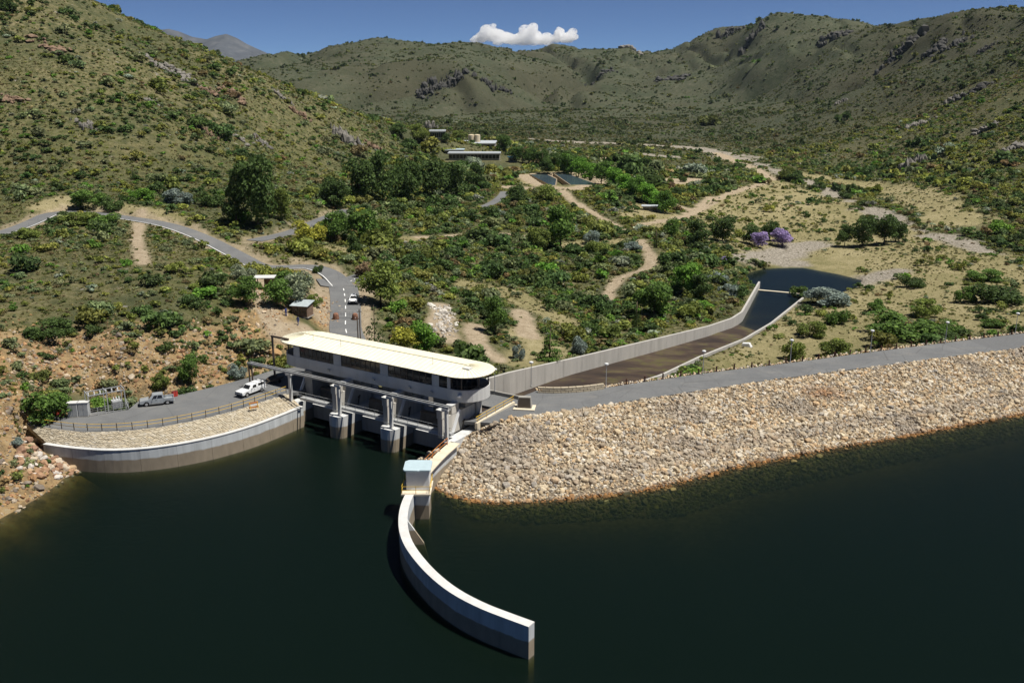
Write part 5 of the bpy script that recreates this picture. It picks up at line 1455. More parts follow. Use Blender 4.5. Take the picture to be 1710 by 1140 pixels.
OC = [(262,106,36,14,g1,'pale grey ledge high on the near hillside below the skyline','ledge'), (292,116,36,14,g1,'pale grey ledge continuing down the near hillside','ledge'), (318,134,30,12,g1,'thin dark ledge in the middle of the descending rock band','ledge'), (348,150,36,12,g2,'rust brown ledge at the lower end of the rock band','ledge'), (385,153,40,14,g2,'broad rust brown rock face beyond the rock band','ledge'),
      (147,208,26,18,g1,'pale boulder cluster on the left hillside among dark shrubs',None), (344,218,22,14,g2,'rusty boulder cluster on the hillside above the big dark tree',None), (575,224,34,34,g1,'tall jagged grey crag on the spur',None), (603,243,24,14,g1,'flat pale slab beside the jagged crag on the spur',None), (624,244,26,16,g2,'brown rock lump beside the pale slab on the spur',None), (720,208,16,24,g1,'pointed rock standing above the works buildings',None), (90,78,50,10,g2,'long reddish ledge high on the near hillside',None), (12,165,40,10,g2,'reddish ledge at the left edge of the hillside',None), (255,170,22,8,g1,'low pale slab on the mid hillside',None), (500,188,24,14,g2,'reddish rocks on the spur crest',None), (470,160,24,12,g1,'broken pale rocks under the spur skyline',None), (400,230,24,10,g1,'pale stones low on the hillside over the big tree',None), (440,238,30,12,g1,'scattered pale rocks above the dark grove',None),
      (712,152,30,20,g3,'dark crag cluster on the rounded foothill','foothill'), (735,140,34,22,g3,'larger dark crag on the rounded foothill','foothill'), (762,130,30,16,g3,'upper dark crag on the rounded foothill','foothill'), (818,142,26,16,g3,'dark crag on the far flank of the foothill','foothill'), (840,148,18,12,g3,'small dark crag at the end of the foothill','foothill'),
      (1218,52,30,18,g3,'dark cliff near the skyline of the right mountain','cliff'), (1258,56,30,22,g3,'dark cliff beside a gully on the right mountain','cliff'), (1395,56,50,16,g3,'dark cliff band below the right mountain summit','cliff'), (1510,76,56,26,g3,'big dark cliff on the right mountain','cliff'), (1560,80,40,20,g3,'dark cliff stepping down from the big cliff','cliff'), (1600,70,40,16,g3,'dark cliff upper band on the right mountain','cliff'), (1640,84,30,12,g3,'small dark cliff near the right edge','cliff'),
      (1625,150,44,22,g3,'dark crag on the lower right hillside','crag'), (1592,165,26,16,g1,'grey crag on the lower right hillside','crag'), (1530,205,36,14,g1,'low grey crag above the valley floor','crag'), (1525,270,40,26,g1,'grey boulder slope at the foot of the right hill','crag'), (1645,212,34,14,g1,'grey rocks on the right hillside','crag'), (1402,170,14,10,g1,'single grey rock on the right slope','crag'), (1690,245,36,16,g1,'grey crag at the right edge of the hillside','crag'), (1120,130,50,10,g3,'dark cliff in the valley head','cliff'), (1000,128,36,10,g3,'dark band at the valley head','cliff'), (1060,82,40,10,g1,'pale summit rocks at the valley head','cliff')]
for i, (px, py, a, c, tn, lb, gp) in enumerate(OC): outcrop(px, py, a, c, tn, lb, gp and gp + ' rocks', 300 + i)
# ================================================================== VEGETATION
def leaf_mat(name, inst):
    m, t, b = nodes(name)
    a = N(t, 'ShaderNodeAttribute', attribute_name='tint', attribute_type='INSTANCER').outputs['Color'] if inst else t.nodes.new('ShaderNodeObjectInfo').outputs['Color']
    r = t.nodes.new('ShaderNodeNewGeometry').outputs['Random Per Island']
    col = mixc(t, 1.0, a, ramp(t, r, [(0, (.55, .55, .5)), (.5, (.95, .95, .9)), (1, (1.5, 1.4, 1.15))]), 'MULTIPLY')
    t.links.new(col, b.inputs['Base Color']); b.inputs['Roughness'].default_value = .7; b.inputs['Specular IOR Level'].default_value = .2
    tl = t.nodes.new('ShaderNodeBsdfTranslucent'); t.links.new(col, tl.inputs[0])
    mx = t.nodes.new('ShaderNodeMixShader'); mx.inputs[0].default_value = .34
    t.links.new(b.outputs[0], mx.inputs[1]); t.links.new(tl.outputs[0], mx.inputs[2])
    t.links.new(mx.outputs[0], t.nodes['Material Output'].inputs[0])
    return m
M['leaf_i'] = leaf_mat('fynbos_leaf', True); M['leaf_o'] = leaf_mat('tree_leaf', False)
M['bark'] = plain('bark', (.10, .075, .05), .95, var=.4, scale=2)
def leaves(name, lumps, nq, size, m, seed, tilt=.75, fill=.25):
    """leaf clumps (small quads) over the skin and inside of several lumps; lumps: (x,y,z,rx,ry,rz)"""
    g = np.random.default_rng(seed); L = np.array(lumps, float)
    wgt = L[:, 3] * L[:, 4] + L[:, 4] * L[:, 5] + .001; k = g.choice(len(L), nq, p=wgt / wgt.sum())
    d = g.normal(size=(nq, 3)); d[:, 2] = np.where(g.random(nq) < .6, np.abs(d[:, 2]), d[:, 2]); d /= np.linalg.norm(d, axis=1)[:, None]
    rr = np.where(g.random(nq) < fill, g.uniform(.3, .85, nq), g.uniform(.85, 1.12, nq))
    c = L[k, :3] + d * L[k, 3:] * rr[:, None]
    nn = d + g.normal(0, tilt, (nq, 3)); nn /= np.linalg.norm(nn, axis=1)[:, None]
    u = np.cross(nn, g.normal(size=(nq, 3))); u /= np.linalg.norm(u, axis=1)[:, None]; v = np.cross(nn, u)
    s = size * g.uniform(.6, 1.35, (nq, 1)); e = s * g.uniform(.45, .9, (nq, 1))
    quad = np.stack([c - u * s, c - v * e, c + u * s, c + v * e], 1)
    me = np_mesh(name, quad.reshape(-1, 3), np.arange(nq * 4).reshape(-1, 4)); me.materials.append(m); return me
def dome(n, seed, w=.62, h=.55, z0=.35):
    rn = random.Random(seed); o = []
    for i in range(n):
        a = rn.uniform(0, 6.28); r_ = w * math.sqrt(rn.random()); z = z0 + h * (1 - (r_ / w) ** 2) * rn.uniform(.3, 1); s = rn.uniform(.24, .42)
        o.append((r_ * math.cos(a), r_ * math.sin(a), z, s, s, s * .8))
    return o
SH_I = [leaves('shrub', dome(5 + k % 3, 10 + k), 200, .15, M['leaf_i'], k) for k in range(5)] + [leaves('low_shrub', dome(4, 30 + k, .6, .2, .18), 130, .16, M['leaf_i'], 20 + k) for k in range(2)]
SH_F = [leaves('far_shrub', dome(4, 60 + k, .6, .35, .3), 46, .32, M['leaf_i'], 40 + k) for k in range(3)]
SH_O = [leaves('shrub', dome(7 + k % 3, 80 + k), 420, .115, M['leaf_o'], 60 + k) for k in range(4)]
OLIVE, YELG, GREYG, DARK, BROWN, SILV, BRIGHT = map(np.array, ((.128, .148, .040), (.165, .180, .044), (.135, .165, .085), (.056, .092, .030), (.145, .115, .058), (.20, .23, .185), (.095, .185, .032)))
PAL = 1.5 * np.array([OLIVE, YELG, GREYG, DARK, BROWN, SILV, BRIGHT])
road_lines = [R_UP, R_GATE, R_BACK, R_EAST, R_WORK]
def blocked(x, y, r):
    b = inside(x, y, DECK) | inside(x, y, lake) | inside(x, y, chp) | inside(x, y, POOLP) | inside(x, y, list(DNS) + list(UPS[::-1])) | inside(x, y, list(UPS) + list(SHORE[::-1])) | inside(x, y, list(RAIL) + list(LW[::-1])) | inside(x, y, [B(-6,-9), B(38,-9), B(38,12.5), B(-6,12.5)]) | inside(x, y, [np.array(q) for q in PONDP])
    for ln, hw in zip(road_lines, (3.6, 3.7, 2.9, 3.4, 2.4)):
        d, _ = seg_dist(x, y, [np.asarray(q) for q in ln[::2]]); b |= d < hw + r * .7
    for ln in (CHL[2:], CHR[3:]):
        d, _ = seg_dist(x, y, [np.asarray(q) for q in ln]); b |= d < .5 + r * .8
    b |= np.hypot(x - YARD[0] - 4, (y - YARD[1] - 2) * .8) < 32
    for (px_, py_, rad) in ((503, 529, 3.2), (441, 486, 2.6), (498, 543, 1.6), (478, 528, 1.5), (1247, 578, 2.2)):
        q = at(px_, py_); b |= np.hypot(x - q[0], y - q[1]) < rad + r
    return b
pos, rad, tin, far = [], [], [], []
md_poly = [at(*q) for q in MEADOW]
for (y0, y1, dens, r0) in ((112, 200, .50, .60), (200, 300, .44, .68), (300, 470, .28, .80), (470, 800, .15, .95), (800, 1400, .065, 1.0), (1400, 2700, .022, 1.25)):
    n = int(.62 * (y1 ** 2 - y0 ** 2) * dens)
    y = np.sqrt(RNG.uniform(y0 ** 2, y1 ** 2, n)); x = RNG.uniform(-.62, .62, n) * y
    z = grid_at(HG, x, y); cv = cover_at(x, y)
    r_ = r0 * RNG.lognormal(-.05, .55, n)
    clump = fbm(x, y, 26, 4, 21); fine = fbm(x, y, 7, 3, 25); patch = fbm(x, y, 60, 3, 33)
    inm = inside(x, y, md_poly)
    drift = fbm(x * .8 + y * .6, (y * .8 - x * .6) * 2.6, 46, 4, 61)
    pr_ = np.clip(.40 + 2.6 * (clump - .40) + 2.4 * (drift - .47), .10, 1.0)
    pr_ *= (1 - .97 * cv[:, 0]) * (1 - .93 * cv[:, 1]) * (1 - .95 * cv[:, 2]) * (1 - .30 * cv[:, 3])
    bushy = (z < 9) & (y < 620) & (x > -75) & (cv.max(1) < .25)
    if y0 < 470:
        for (ox, oy) in ((1, 0), (-1, 0), (0, 1), (0, -1)):
            c2 = cover_at(x + ox * r_ * 1.3, y + oy * r_ * 1.3); cv = np.maximum(cv, c2 * np.array([1.0, .8, .5, .3]))
        bushy &= cv[:, :3].max(1) < .3; pr_ *= np.where(cv[:, 0] > .35, .06, 1)
    pr_ = np.where(bushy, np.clip(pr_ * 1.5 + .35, 0, 1), pr_)
    r_ = np.where(bushy, r_ * 1.4, r_)
    pr_ = np.where(inm, np.clip((fine - .53) * 5, 0.03, .8) * (1 - cv[:, 2]), pr_)
    ok = (RNG.random(n) < pr_) & (~((z < POOL + .2) & (y < 330)))
    ok &= ~((y < 165) & (x < 0) & (z < W + .9))
    if y0 < 800: ok &= ~blocked(x, y, r_)
    x, y, z, r_, clump, patch, fine, inm = x[ok], y[ok], z[ok], r_[ok], clump[ok], patch[ok], fine[ok], inm[ok]; n = len(x)
    left = np.clip((-x / y + .05) * 4, 0, 1)
    w = np.stack([.34 + 0 * x, .06 + .55 * np.clip((patch - .48) * 5, 0, 1), .16 + .3 * left, .12 + .9 * np.clip((clump - .54) * 6, 0, 1), .05 + .06 * (fine < .45), .035 + 0 * x, .05 + .05 * (y < 450)], 1)
    w = np.cumsum(w, 1); w /= w[:, -1:]
    k = (RNG.random((n, 1)) > w).sum(1)
    tc_ = PAL[k] * RNG.uniform(.75, 1.3, (n, 1)) * RNG.uniform(.92, 1.08, (n, 3))
    if y0 >= 800: tc_ = tc_ * .5 + np.array([.060, .072, .036]) * .5
    pos.append(np.c_[x, y, z - .06 * r_]); rad.append(np.where(k == 3, r_ * 1.25, r_)); tin.append(tc_); far.append(np.full(n, y0 >= 470))
pos, rad, tin, far = map(np.concatenate, (pos, rad, tin, far))
# the largest near ones become shrubs of their own
dep = pos[:, 1] * CP_ - (pos[:, 2] - CZ) * SP_
ppx = CX + F * pos[:, 0] / dep; ppy = CY - F * (pos[:, 1] * SP_ + (pos[:, 2] - CZ) * CP_) / dep
scr = rad / dep * ((ppx > 10) & (ppx < 1700) & (ppy > 150) & (ppy < 760))
own = np.argsort(-scr)[:250]
own_m = np.zeros(len(pos), bool); own_m[own] = True
r1 = ~own_m & ~far; r2 = far
# grass tussocks and heath tufts between the shrubs
TUFT = [leaves('tuft', dome(3, 130 + k, .6, .25, .2), 34, .30, M['leaf_i'], 140 + k, 1.0) for k in range(3)]
tp, ts_, tt3 = [], [], []
for (y0, y1, dens, r0) in ((112, 220, 1.3, .28), (220, 380, .9, .36), (380, 620, .28, .50), (620, 1000, .10, .75)):
    n = int(.62 * (y1 ** 2 - y0 ** 2) * dens)
    y = np.sqrt(RNG.uniform(y0 ** 2, y1 ** 2, n)); x = RNG.uniform(-.62, .62, n) * y; z = grid_at(HG, x, y); cv = cover_at(x, y)
    pt = fbm(x, y, 30, 4, 91)
    pr_ = (1 - .98 * cv[:, 0]) * (1 - .55 * cv[:, 1]) * (1 - .9 * cv[:, 2]) * (1 - .6 * cv[:, 3]) * np.clip(.45 + 2 * (pt - .4), .2, 1)
    ok = (RNG.random(n) < pr_) & (~((z < POOL + .2) & (y < 330))); ok &= ~blocked(x, y, np.full(n, .3)); x, y, z, pt = x[ok], y[ok], z[ok], pt[ok]; n = len(x)
    pal = np.array([[.20, .19, .08], [.26, .225, .12], [.14, .155, .05], [.11, .135, .045], [.17, .175, .05], [.16, .125, .07]])
    k = RNG.choice(6, n, p=[.22, .16, .22, .2, .12, .08])
    tp.append(np.c_[x, y, z - .03]); ts_.append(r0 * RNG.lognormal(0, .35, n)); tt3.append(pal[k] * RNG.uniform(.7, 1.2, (n, 1)))
tp, ts_, tt3 = map(np.concatenate, (tp, ts_, tt3)); n = len(tp); print('tufts', n, 'shrubs', len(pos))
instancer('heath_grass', tp, ts_[:, None] * np.c_[RNG.uniform(.8, 1.3, (n, 2)), RNG.uniform(.6, 1.1, n)], np.c_[RNG.uniform(-.15, .15, (n, 2)), RNG.uniform(0, 6.28, n)], RNG.integers(0, 3, n), tt3, TUFT)
def rots(n): return np.c_[RNG.uniform(-.12, .12, (n, 2)), RNG.uniform(0, 6.28, n)]
for nm, mk, pro in (('fynbos_shrubbery', r1, SH_I), ('distant_fynbos_shrubbery', r2, SH_F)):
    n = mk.sum()
    instancer(nm, pos[mk], rad[mk, None] * np.c_[RNG.uniform(.85, 1.25, (n, 2)), RNG.uniform(.65, 1.15, n)], rots(n), RNG.integers(0, len(pro), n), tin[mk], pro)
def where(px, py, x, y):
    if inside(np.array([x]), np.array([y]), md_poly)[0]: return 'on the dry meadow behind the dam', 'shrubs on the meadow'
    if px < 470 and py > 545: return 'on the orange cutting above the parking deck', 'shrubs on the cutting'
    if px < 470 and py > 430: return 'on the slope between the cutting and the upper road', 'shrubs on the near slope'
    if px < 560: return 'beside the upper access road', 'shrubs by the upper road'
    return 'in the valley bush behind the control house', 'shrubs of the valley bush'
def hue(c):
    if c.sum() < .24: return 'dark green'
    if c[2] > .17: return 'silver grey'
    if c[0] > c[1] * 1.1: return 'brownish'
    if c[1] > c[0] * 1.35: return 'bright green'
    if c[0] > .2: return 'yellowish green'
    return 'olive green'
OWN = []
for k, i in enumerate(own):
    o = bpy.data.objects.new('shrub', SH_O[k % 4]); COL.objects.link(o); OWN.append((o, ppx[i], ppy[i], hue(tin[i]))); o.location = pos[i]; r_ = rad[i]
    o.scale = (r_ * random.uniform(.9, 1.2), r_ * random.uniform(.9, 1.2), r_ * random.uniform(.75, 1.15)); o.rotation_euler = (0, 0, random.uniform(0, 6.28)); o.color = (*tin[i], 1)
    wh, gp = where(ppx[i], ppy[i], pos[i, 0], pos[i, 1]); h_ = hue(tin[i])
    tag(o, '%s rounded shrub %s' % (h_, wh), 'shrub', '%s %s' % (h_, gp))

# ---- trees ---------------------------------------------------------------------
def trunk_mesh(seed, h=.55, r=.035, limbs=5, spread=.3):
    rn = random.Random(seed); mb = MB()
    mb.tube([(0, 0, -.04), (rn.uniform(-.01, .01), 0, h * .5), (rn.uniform(-.03, .03), rn.uniform(-.02, .02), h)], [r, r * .75, r * .4], 7)
    for i in range(limbs):
        a = i * 6.28 / limbs + rn.uniform(-.4, .4); z = h * rn.uniform(.4, .8)
        mb.tube([(0, 0, z), (math.cos(a) * spread * .5, math.sin(a) * spread * .5, z + .12), (math.cos(a) * spread, math.sin(a) * spread, z + .2 + rn.uniform(0, .1))], [r * .5, r * .35, r * .12], 5)
    o = mb.build('trunk', M['bark'], None, 0, True); me = o.data; bpy.data.objects.remove(o); return me
def round_crown(seed, nq=3400):
    rn = random.Random(seed); lm = []
    for i in range(20):
        a = rn.uniform(0, 6.28); r_ = .34 * math.sqrt(rn.random()); z = rn.uniform(.20, .82); r_ *= 1.1 - abs(z - .45) * 1.1; s = rn.uniform(.13, .21)
        lm.append((r_ * math.cos(a), r_ * math.sin(a), z, s, s, s * .85))
    return leaves('crown', lm, nq, .031, M['leaf_o'], seed)
def bush_crown(seed):
    rn = random.Random(seed); lm = []
    for i in range(16):
        a = rn.uniform(0, 6.28); r_ = .38 * math.sqrt(rn.random()); z = .12 + (.66 - r_ * .9) * rn.random(); s = rn.uniform(.12, .2)
        lm.append((r_ * math.cos(a), r_ * math.sin(a), z, s, s, s * .95))
    return leaves('crown', lm, 3400, .030, M['leaf_o'], seed)
def cone_crown(seed, tiers, wid, droop=.02, nq=1400, thin=.6):
    rn = random.Random(seed); lm = []
    for i in range(tiers):
        z = .10 + .86 * i / tiers; w_ = wid * (1 - i / tiers) ** .85 + .02
        for k in range(max(3, int(9 * (1 - i / tiers)))):
            a = rn.uniform(0, 6.28); r_ = w_ * rn.uniform(.35, .8); lm.append((r_ * math.cos(a), r_ * math.sin(a), z - droop * r_ / wid, w_ * .38, w_ * .38, .032 * thin + .012))
    return leaves('crown', lm, nq, .026, M['leaf_o'], seed, .5)
KIND = {'round': [(round_crown(s), trunk_mesh(s)) for s in (201, 202, 203, 204)], 'bush': [(bush_crown(s), trunk_mesh(s, .4, .03)) for s in (211, 212, 213)],
        'cone': [(cone_crown(s, 9, .36), trunk_mesh(s, .9, .025, 0)) for s in (221, 222)], 'cypress': [(cone_crown(231, 12, .5, 0, 1100, 2.4), trunk_mesh(231, .8, .03, 0))],
        'norfolk': [(cone_crown(241, 9, .40, -.05, 700, .25), trunk_mesh(241, .97, .012, 0))]}
BR, DK, OL, YG, SV, PU, GB, BN = (.095, .19, .03), (.048, .080, .024), (.11, .145, .036), (.21, .215, .036), (.16, .19, .135), (.23, .185, .37), (.15, .19, .185), (.17, .125, .08)
MG = (.070, .125, .028)
tcount = [0]
def tree(px, py, wpx, hpx, kind, col, label, group=None):
    q = at(px, py); d = q[1] * CP_ - (q[2] - CZ) * SP_
    w_m, h_m = wpx * d / F, hpx * d / F / .97
    nm = {'round': 'broadleaf_tree', 'bush': 'tall_bush', 'cone': 'conifer_tree', 'cypress': 'cypress_tree', 'norfolk': 'norfolk_pine_tree'}[kind]
    cr_, tk = KIND[kind][tcount[0] % len(KIND[kind])]; tcount[0] += 1
    r = empty(nm, (q[0], q[1], q[2] - .1), random.uniform(0, 6.28)); tag(r, label, 'tree' if kind != 'bush' else 'bush', group)
    o = link_mesh('crown', cr_, None, r); o.scale = (w_m, w_m, h_m); j = random.uniform(.85, 1.15); o.color = (*[c_ * j * 1.6 for c_ in col], 1)
    k = link_mesh('trunk', tk, None, r); k.scale = (w_m * .7 if kind in ('round', 'bush') else h_m, w_m * .7 if kind in ('round', 'bush') else h_m, h_m)
TR = [
 (430,378,92,118,'round',DK,'huge dark evergreen tree above the upper road'), (395,375,50,60,'round',DK,'dark tree at the foot of the huge evergreen'), (470,370,40,60,'round',OL,'olive tree between the huge evergreen and the grove'),
 (560,348,54,52,'round',DK,'dark tree at the near end of the hillside grove'), (600,340,64,76,'round',DK,'tall dark tree in the hillside grove, second from its near end'), (640,340,66,88,'round',DK,'tallest dark tree in the middle of the hillside grove'), (682,338,62,74,'round',DK,'dark tree right of the tallest one in the hillside grove'), (722,334,62,68,'round',DK,'dark tree towards the far end of the hillside grove'), (762,330,60,60,'round',DK,'dark tree at the far end of the hillside grove'), (795,316,40,44,'round',DK,'last small dark tree of the hillside grove beside the works'),
 (515,402,58,50,'bush',YG,'yellow green bushy conifer beside the upper back road'), (560,404,50,52,'round',MG,'mid green tree right of the yellow green conifer'), (606,410,70,62,'round',MG,'broad mid green tree on the valley slope'), (592,432,28,42,'round',DK,'small dark tree beside the grass clearing'), (640,412,46,50,'round',OL,'olive tree behind the large roadside tree'), (605,366,44,26,'bush',YG,'bright yellow flowering bush below the grove'), (575,372,40,26,'bush',SV,'silver bush left of the yellow flowering bush'),
 (636,512,80,78,'round',OL,'large olive tree overhanging the access road gate'), (618,462,50,36,'bush',BN,'brown bare topped tree behind the large olive tree'), (498,512,66,58,'round',SV,'grey green tree behind the gate hut'), (462,512,60,48,'round',MG,'green tree left of the gate hut'), (412,512,56,52,'round',MG,'green bush tree left of the open shelter'), (405,468,44,40,'bush',SV,'silver blue bush beside the upper road'), (475,476,60,34,'bush',MG,'green bush behind the open shelter'), (528,512,30,30,'bush',OL,'olive bush at the right side of the gate hut'), (530,455,20,20,'bush',DK,'tiny dark bush on the road junction island'),
 (627,590,58,84,'norfolk',DK,'tall thin tiered pine behind the control house roof'), (708,596,56,62,'round',BR,'bright green tree behind the control house'), (676,600,58,56,'round',YG,'yellow green tree behind the control house'), (827,556,44,64,'round',MG,'dark leaved tree near the winding grass clearing'), (756,610,30,22,'bush',OL,'olive bush behind the middle of the control house roof'),
 (918,602,62,66,'cone',MG,'broad conifer above the start of the channel wall'), (967,590,36,42,'bush',GB,'grey green bush right of the broad conifer'), (868,600,26,36,'bush',GB,'grey green bush left of the broad conifer'), (1062,546,17,54,'cypress',DK,'slim dark cypress near the channel wall'), (1092,530,76,62,'round',MG,'large mid green tree right of the slim cypress'), (1147,492,64,56,'round',BR,'large rounded bright tree above the chute bend'), (1170,500,44,44,'round',DK,'dark tree behind the rounded bright tree'), (1172,520,40,26,'bush',BR,'low bright bush below the rounded tree'), (1215,492,46,28,'bush',GB,'blue grey bush above the channel wall end'), (1195,470,40,24,'bush',GB,'upper blue grey bush near the pool'),
 (936,416,64,74,'round',MG,'tall green tree in the middle of the valley'), (900,420,50,40,'round',OL,'olive tree left of the tall valley tree'), (862,342,36,32,'round',DK,'round dark tree beside the back road'), (910,338,46,30,'round',OL,'grey olive tree by the settling ponds'), (985,408,32,34,'bush',GB,'blue grey bush at the edge of the small lawn'), (1002,424,44,36,'bush',OL,'olive bush beside the small lawn'), (1055,420,36,24,'bush',GB,'grey bush beside the winding path'), (1096,414,11,38,'cypress',DK,'thin dark cypress beside the winding path'),
 (1165,412,48,46,'round',DK,'dark tree left of the purple trees'), (1206,404,52,46,'round',DK,'dark tree nearest the purple trees'), (1122,400,30,36,'round',MG,'slender green tree beside the dirt road lawn'), (1252,408,38,34,'round',DK,'dark tree behind the smaller purple tree'), (1285,402,36,34,'round',DK,'dark tree between the two purple trees'), (1266,414,36,29,'round',PU,'smaller purple flowering jacaranda tree'), (1306,412,44,30,'round',PU,'larger purple flowering jacaranda tree'), (1208,440,22,18,'bush',PU,'small purple flowering bush above the pool'),
 (1410,412,30,38,'round',DK,'dark tree at the left end of the riverside clump'), (1440,412,52,54,'round',DK,'biggest dark tree of the riverside clump'), (1476,408,52,50,'round',DK,'dark tree right of centre in the riverside clump'), (1500,404,30,34,'round',DK,'dark tree at the right end of the riverside clump'), (1452,380,34,30,'bush',DK,'dark tree behind the riverside clump'), (1328,304,40,28,'bush',DK,'dark streamside bush by the dirt road end'), (1368,318,30,20,'bush',DK,'low dark bush further along the stream'), (1412,332,26,18,'bush',DK,'small dark bush on the stream bank'),
 (1385,508,90,40,'bush',GB,'wide blue grey bush at the edge of the pool'), (1350,562,54,38,'bush',OL,'olive bush on the meadow near the chute'), (1396,540,42,38,'bush',MG,'green bush on the meadow behind the olive bush'), (1395,594,56,44,'bush',OL,'pale olive bush just behind the crest bollards'), (1322,600,44,48,'bush',OL,'loose olive bush beside the fourth lamp'), (1500,562,124,56,'bush',MG,'very wide green bush in the middle of the meadow'), (1462,520,38,32,'bush',MG,'green bush above the very wide bush'), (1548,528,56,40,'bush',OL,'olive bush behind the very wide bush'), (1580,552,56,24,'bush',MG,'flat green bush behind the second lamp'), (1582,568,58,20,'bush',DK,'low dark bush in front of the flat green bush'), (1612,506,38,40,'bush',MG,'green bush on the far right meadow'), (1672,506,92,48,'bush',DK,'broad dark bush at the right edge of the meadow'), (1655,546,42,20,'bush',MG,'low green bush beside the rightmost lamp'), (1640,470,60,30,'bush',MG,'green bush far right beyond the meadow'), (1525,480,46,30,'bush',DK,'dark bush between the pool and the right meadow'), (1640,535,24,18,'bush',DK,'small dark bush beside the low green bush'),
 (76,698,92,70,'bush',MG,'big dense green bush beside the electrical yard'), (316,642,42,50,'round',MG,'green tree on the cutting behind the parking deck'), (268,652,30,42,'bush',OL,'olive bush on the cutting behind the silver pickup'), (85,566,84,44,'bush',DK,'wide dark bush on top of the cutting'), (395,632,34,36,'bush',GB,'grey green bush at the top end of the parking deck'), (30,745,26,22,'bush',GB,'grey bush over the boulder pile'),
 (128,374,70,30,'bush',OL,'olive thicket in front of the upper road bend'), (172,374,56,28,'bush',MG,'green thicket hiding the near side of the upper road'), (48,398,50,26,'bush',OL,'olive thicket at the left end of the upper road'),
 (150,340,60,34,'bush',MG,'green bush hiding the upper road bend'), (185,352,40,34,'bush',DK,'dark bush beside the upper road bend'), (240,335,44,30,'bush',BR,'bright green bush above the upper road'), (300,340,50,36,'bush',GB,'grey bush above the upper road'), (350,345,46,40,'bush',DK,'dark bush left of the huge evergreen'), (222,300,12,28,'cypress',DK,'single thin dark tree on the near hillside'),
]
for e in TR: tree(*e)
# each shrub is named by the tree or bush it stands next to
seen = {}
for (o, px, py, h_) in OWN:
    e = min(TR, key=lambda e: math.hypot(e[0] - px, (e[1] - py) * 1.8))
    dx, dy = px - e[0], (py - e[1]) * 1.8
    rel = ('right of' if dx > 0 else 'left of') if abs(dx) > abs(dy) else ('in front of' if dy > 0 else 'behind')
    dist = 'close ' if math.hypot(dx, dy) < 45 else ('some way ' if math.hypot(dx, dy) > 90 else '')
    seen.setdefault((h_, rel, dist, e[6]), []).append((py, o))
for (h_, rel, dist, lb), lst in seen.items():
    lst.sort(key=lambda q: q[0])
    nm = ['upper', 'lower'] if len(lst) == 2 else (['upper', 'middle', 'lower'] if len(lst) == 3 else [''] * len(lst))
    short = ' '.join(lb.split()[:6])
    for w_, (py, o) in zip(nm, lst):
        o['label'] = ' '.join(('%s %s shrub %s%s the %s' % (w_, h_, dist, rel, short)).split())
        o['group'] = '%s shrubs around the %s' % (h_, short)
row = [(948,292),(966,296),(984,300),(1004,306),(1024,312),(1044,320),(1062,328),(1080,338),(1098,348),(1112,354)]
for i, (px, py) in enumerate(row):
    tree(px, py + 2, 38, 38 - i % 3 * 3, 'round', (.105, .22, .032) if i % 3 else (.07, .14, .026), 'bright green shade tree in the row running from the ponds to the dirt road', 'row of shade trees')
for i, (px, py) in enumerate(((862,268),(884,272),(905,276),(925,280),(945,276),(915,290),(840,250),(960,284))):
    tree(px, py + 3, 30, 28, 'round', (.05, .09, .022), ('leafy green tree right of the treatment works', 'green tree between the two works cypresses', 'green tree beside the last works cypress', 'green tree at the far end of the works garden', 'green tree behind the works garden trees', 'green tree above the far end of the ponds', 'green tree behind the long works roof', 'green tree at the head of the shade tree row')[i], 'trees around the works')
for i, (px, py) in enumerate(((873,272),(890,272),(906,282))):
    tree(px, py, 9, 32, 'cypress', DK, 'dark cypress standing among the works trees', 'cypresses by the works')
for i, (px, py, w_, h_) in enumerate(((1115,312,20,20),(1140,304,16,18),(1108,318,18,16),(1170,292,18,16),(700,232,34,26),(740,236,30,24),(770,232,30,20),(800,236,30,18),(830,240,30,18),(660,224,40,24),(690,218,30,18),(1130,330,26,24),(1085,300,20,14),(1230,280,16,12))):
    tree(px, py, w_, h_, 'bush', DK if i % 2 else OL, ('dark bush on the pale clearing beyond the shade trees' if i in (0, 1, 2, 3, 12) else 'distant tree on the slope left of the works' if i in (4, 9, 10) else 'distant tree behind the works roofs' if i in (5, 6, 7, 8) else 'dark bush beside the distant river bed'), 'distant valley trees')
# ================================================================== FAR THINGS
# settling ponds
M['pondw'] = plain('pond_water', (.045, .068, .085), .18, var=.1, scale=.2, spec=.5)  # blue-grey of the reflected sky put into the base colour
M['liner'] = concrete('pond_bank', (.40, .32, .22), streak=.2)
for pix, lb in ((((884.7,291),(911,289.7),(929,298.5),(927,308.7),(920,309)), 'dark blue settling pond nearer the works'), (((926,289.7),(949,290.3),(993,305.8),(990,308.7),(955,309.4)), 'larger dark blue settling pond by the row of trees')):
    r = empty('settling_pond', tuple(P(*pix[0], PZ))); tag(r, lb, 'pond', 'settling ponds')
    pl = [P(*q, PZ)[:2] for q in pix]; c = np.mean(pl, 0)
    keep(MB().prism([tuple(q) for q in pl], PZ - 2.5, PZ - .12).build('water', M['pondw']), r)
    o_, i_ = [tuple(c + (q - c) * 1.10) for q in pl], [tuple(c + (q - c) * .97) for q in pl]
    keep(MB().loft([[(o_[k][0], o_[k][1], PZ - 2.4), (o_[k][0], o_[k][1], PZ + .08), (i_[k][0], i_[k][1], PZ - .2), (i_[k][0], i_[k][1], PZ - 2.4)] for k in range(len(pl))], closed=True).build('bank', M['liner']), r)
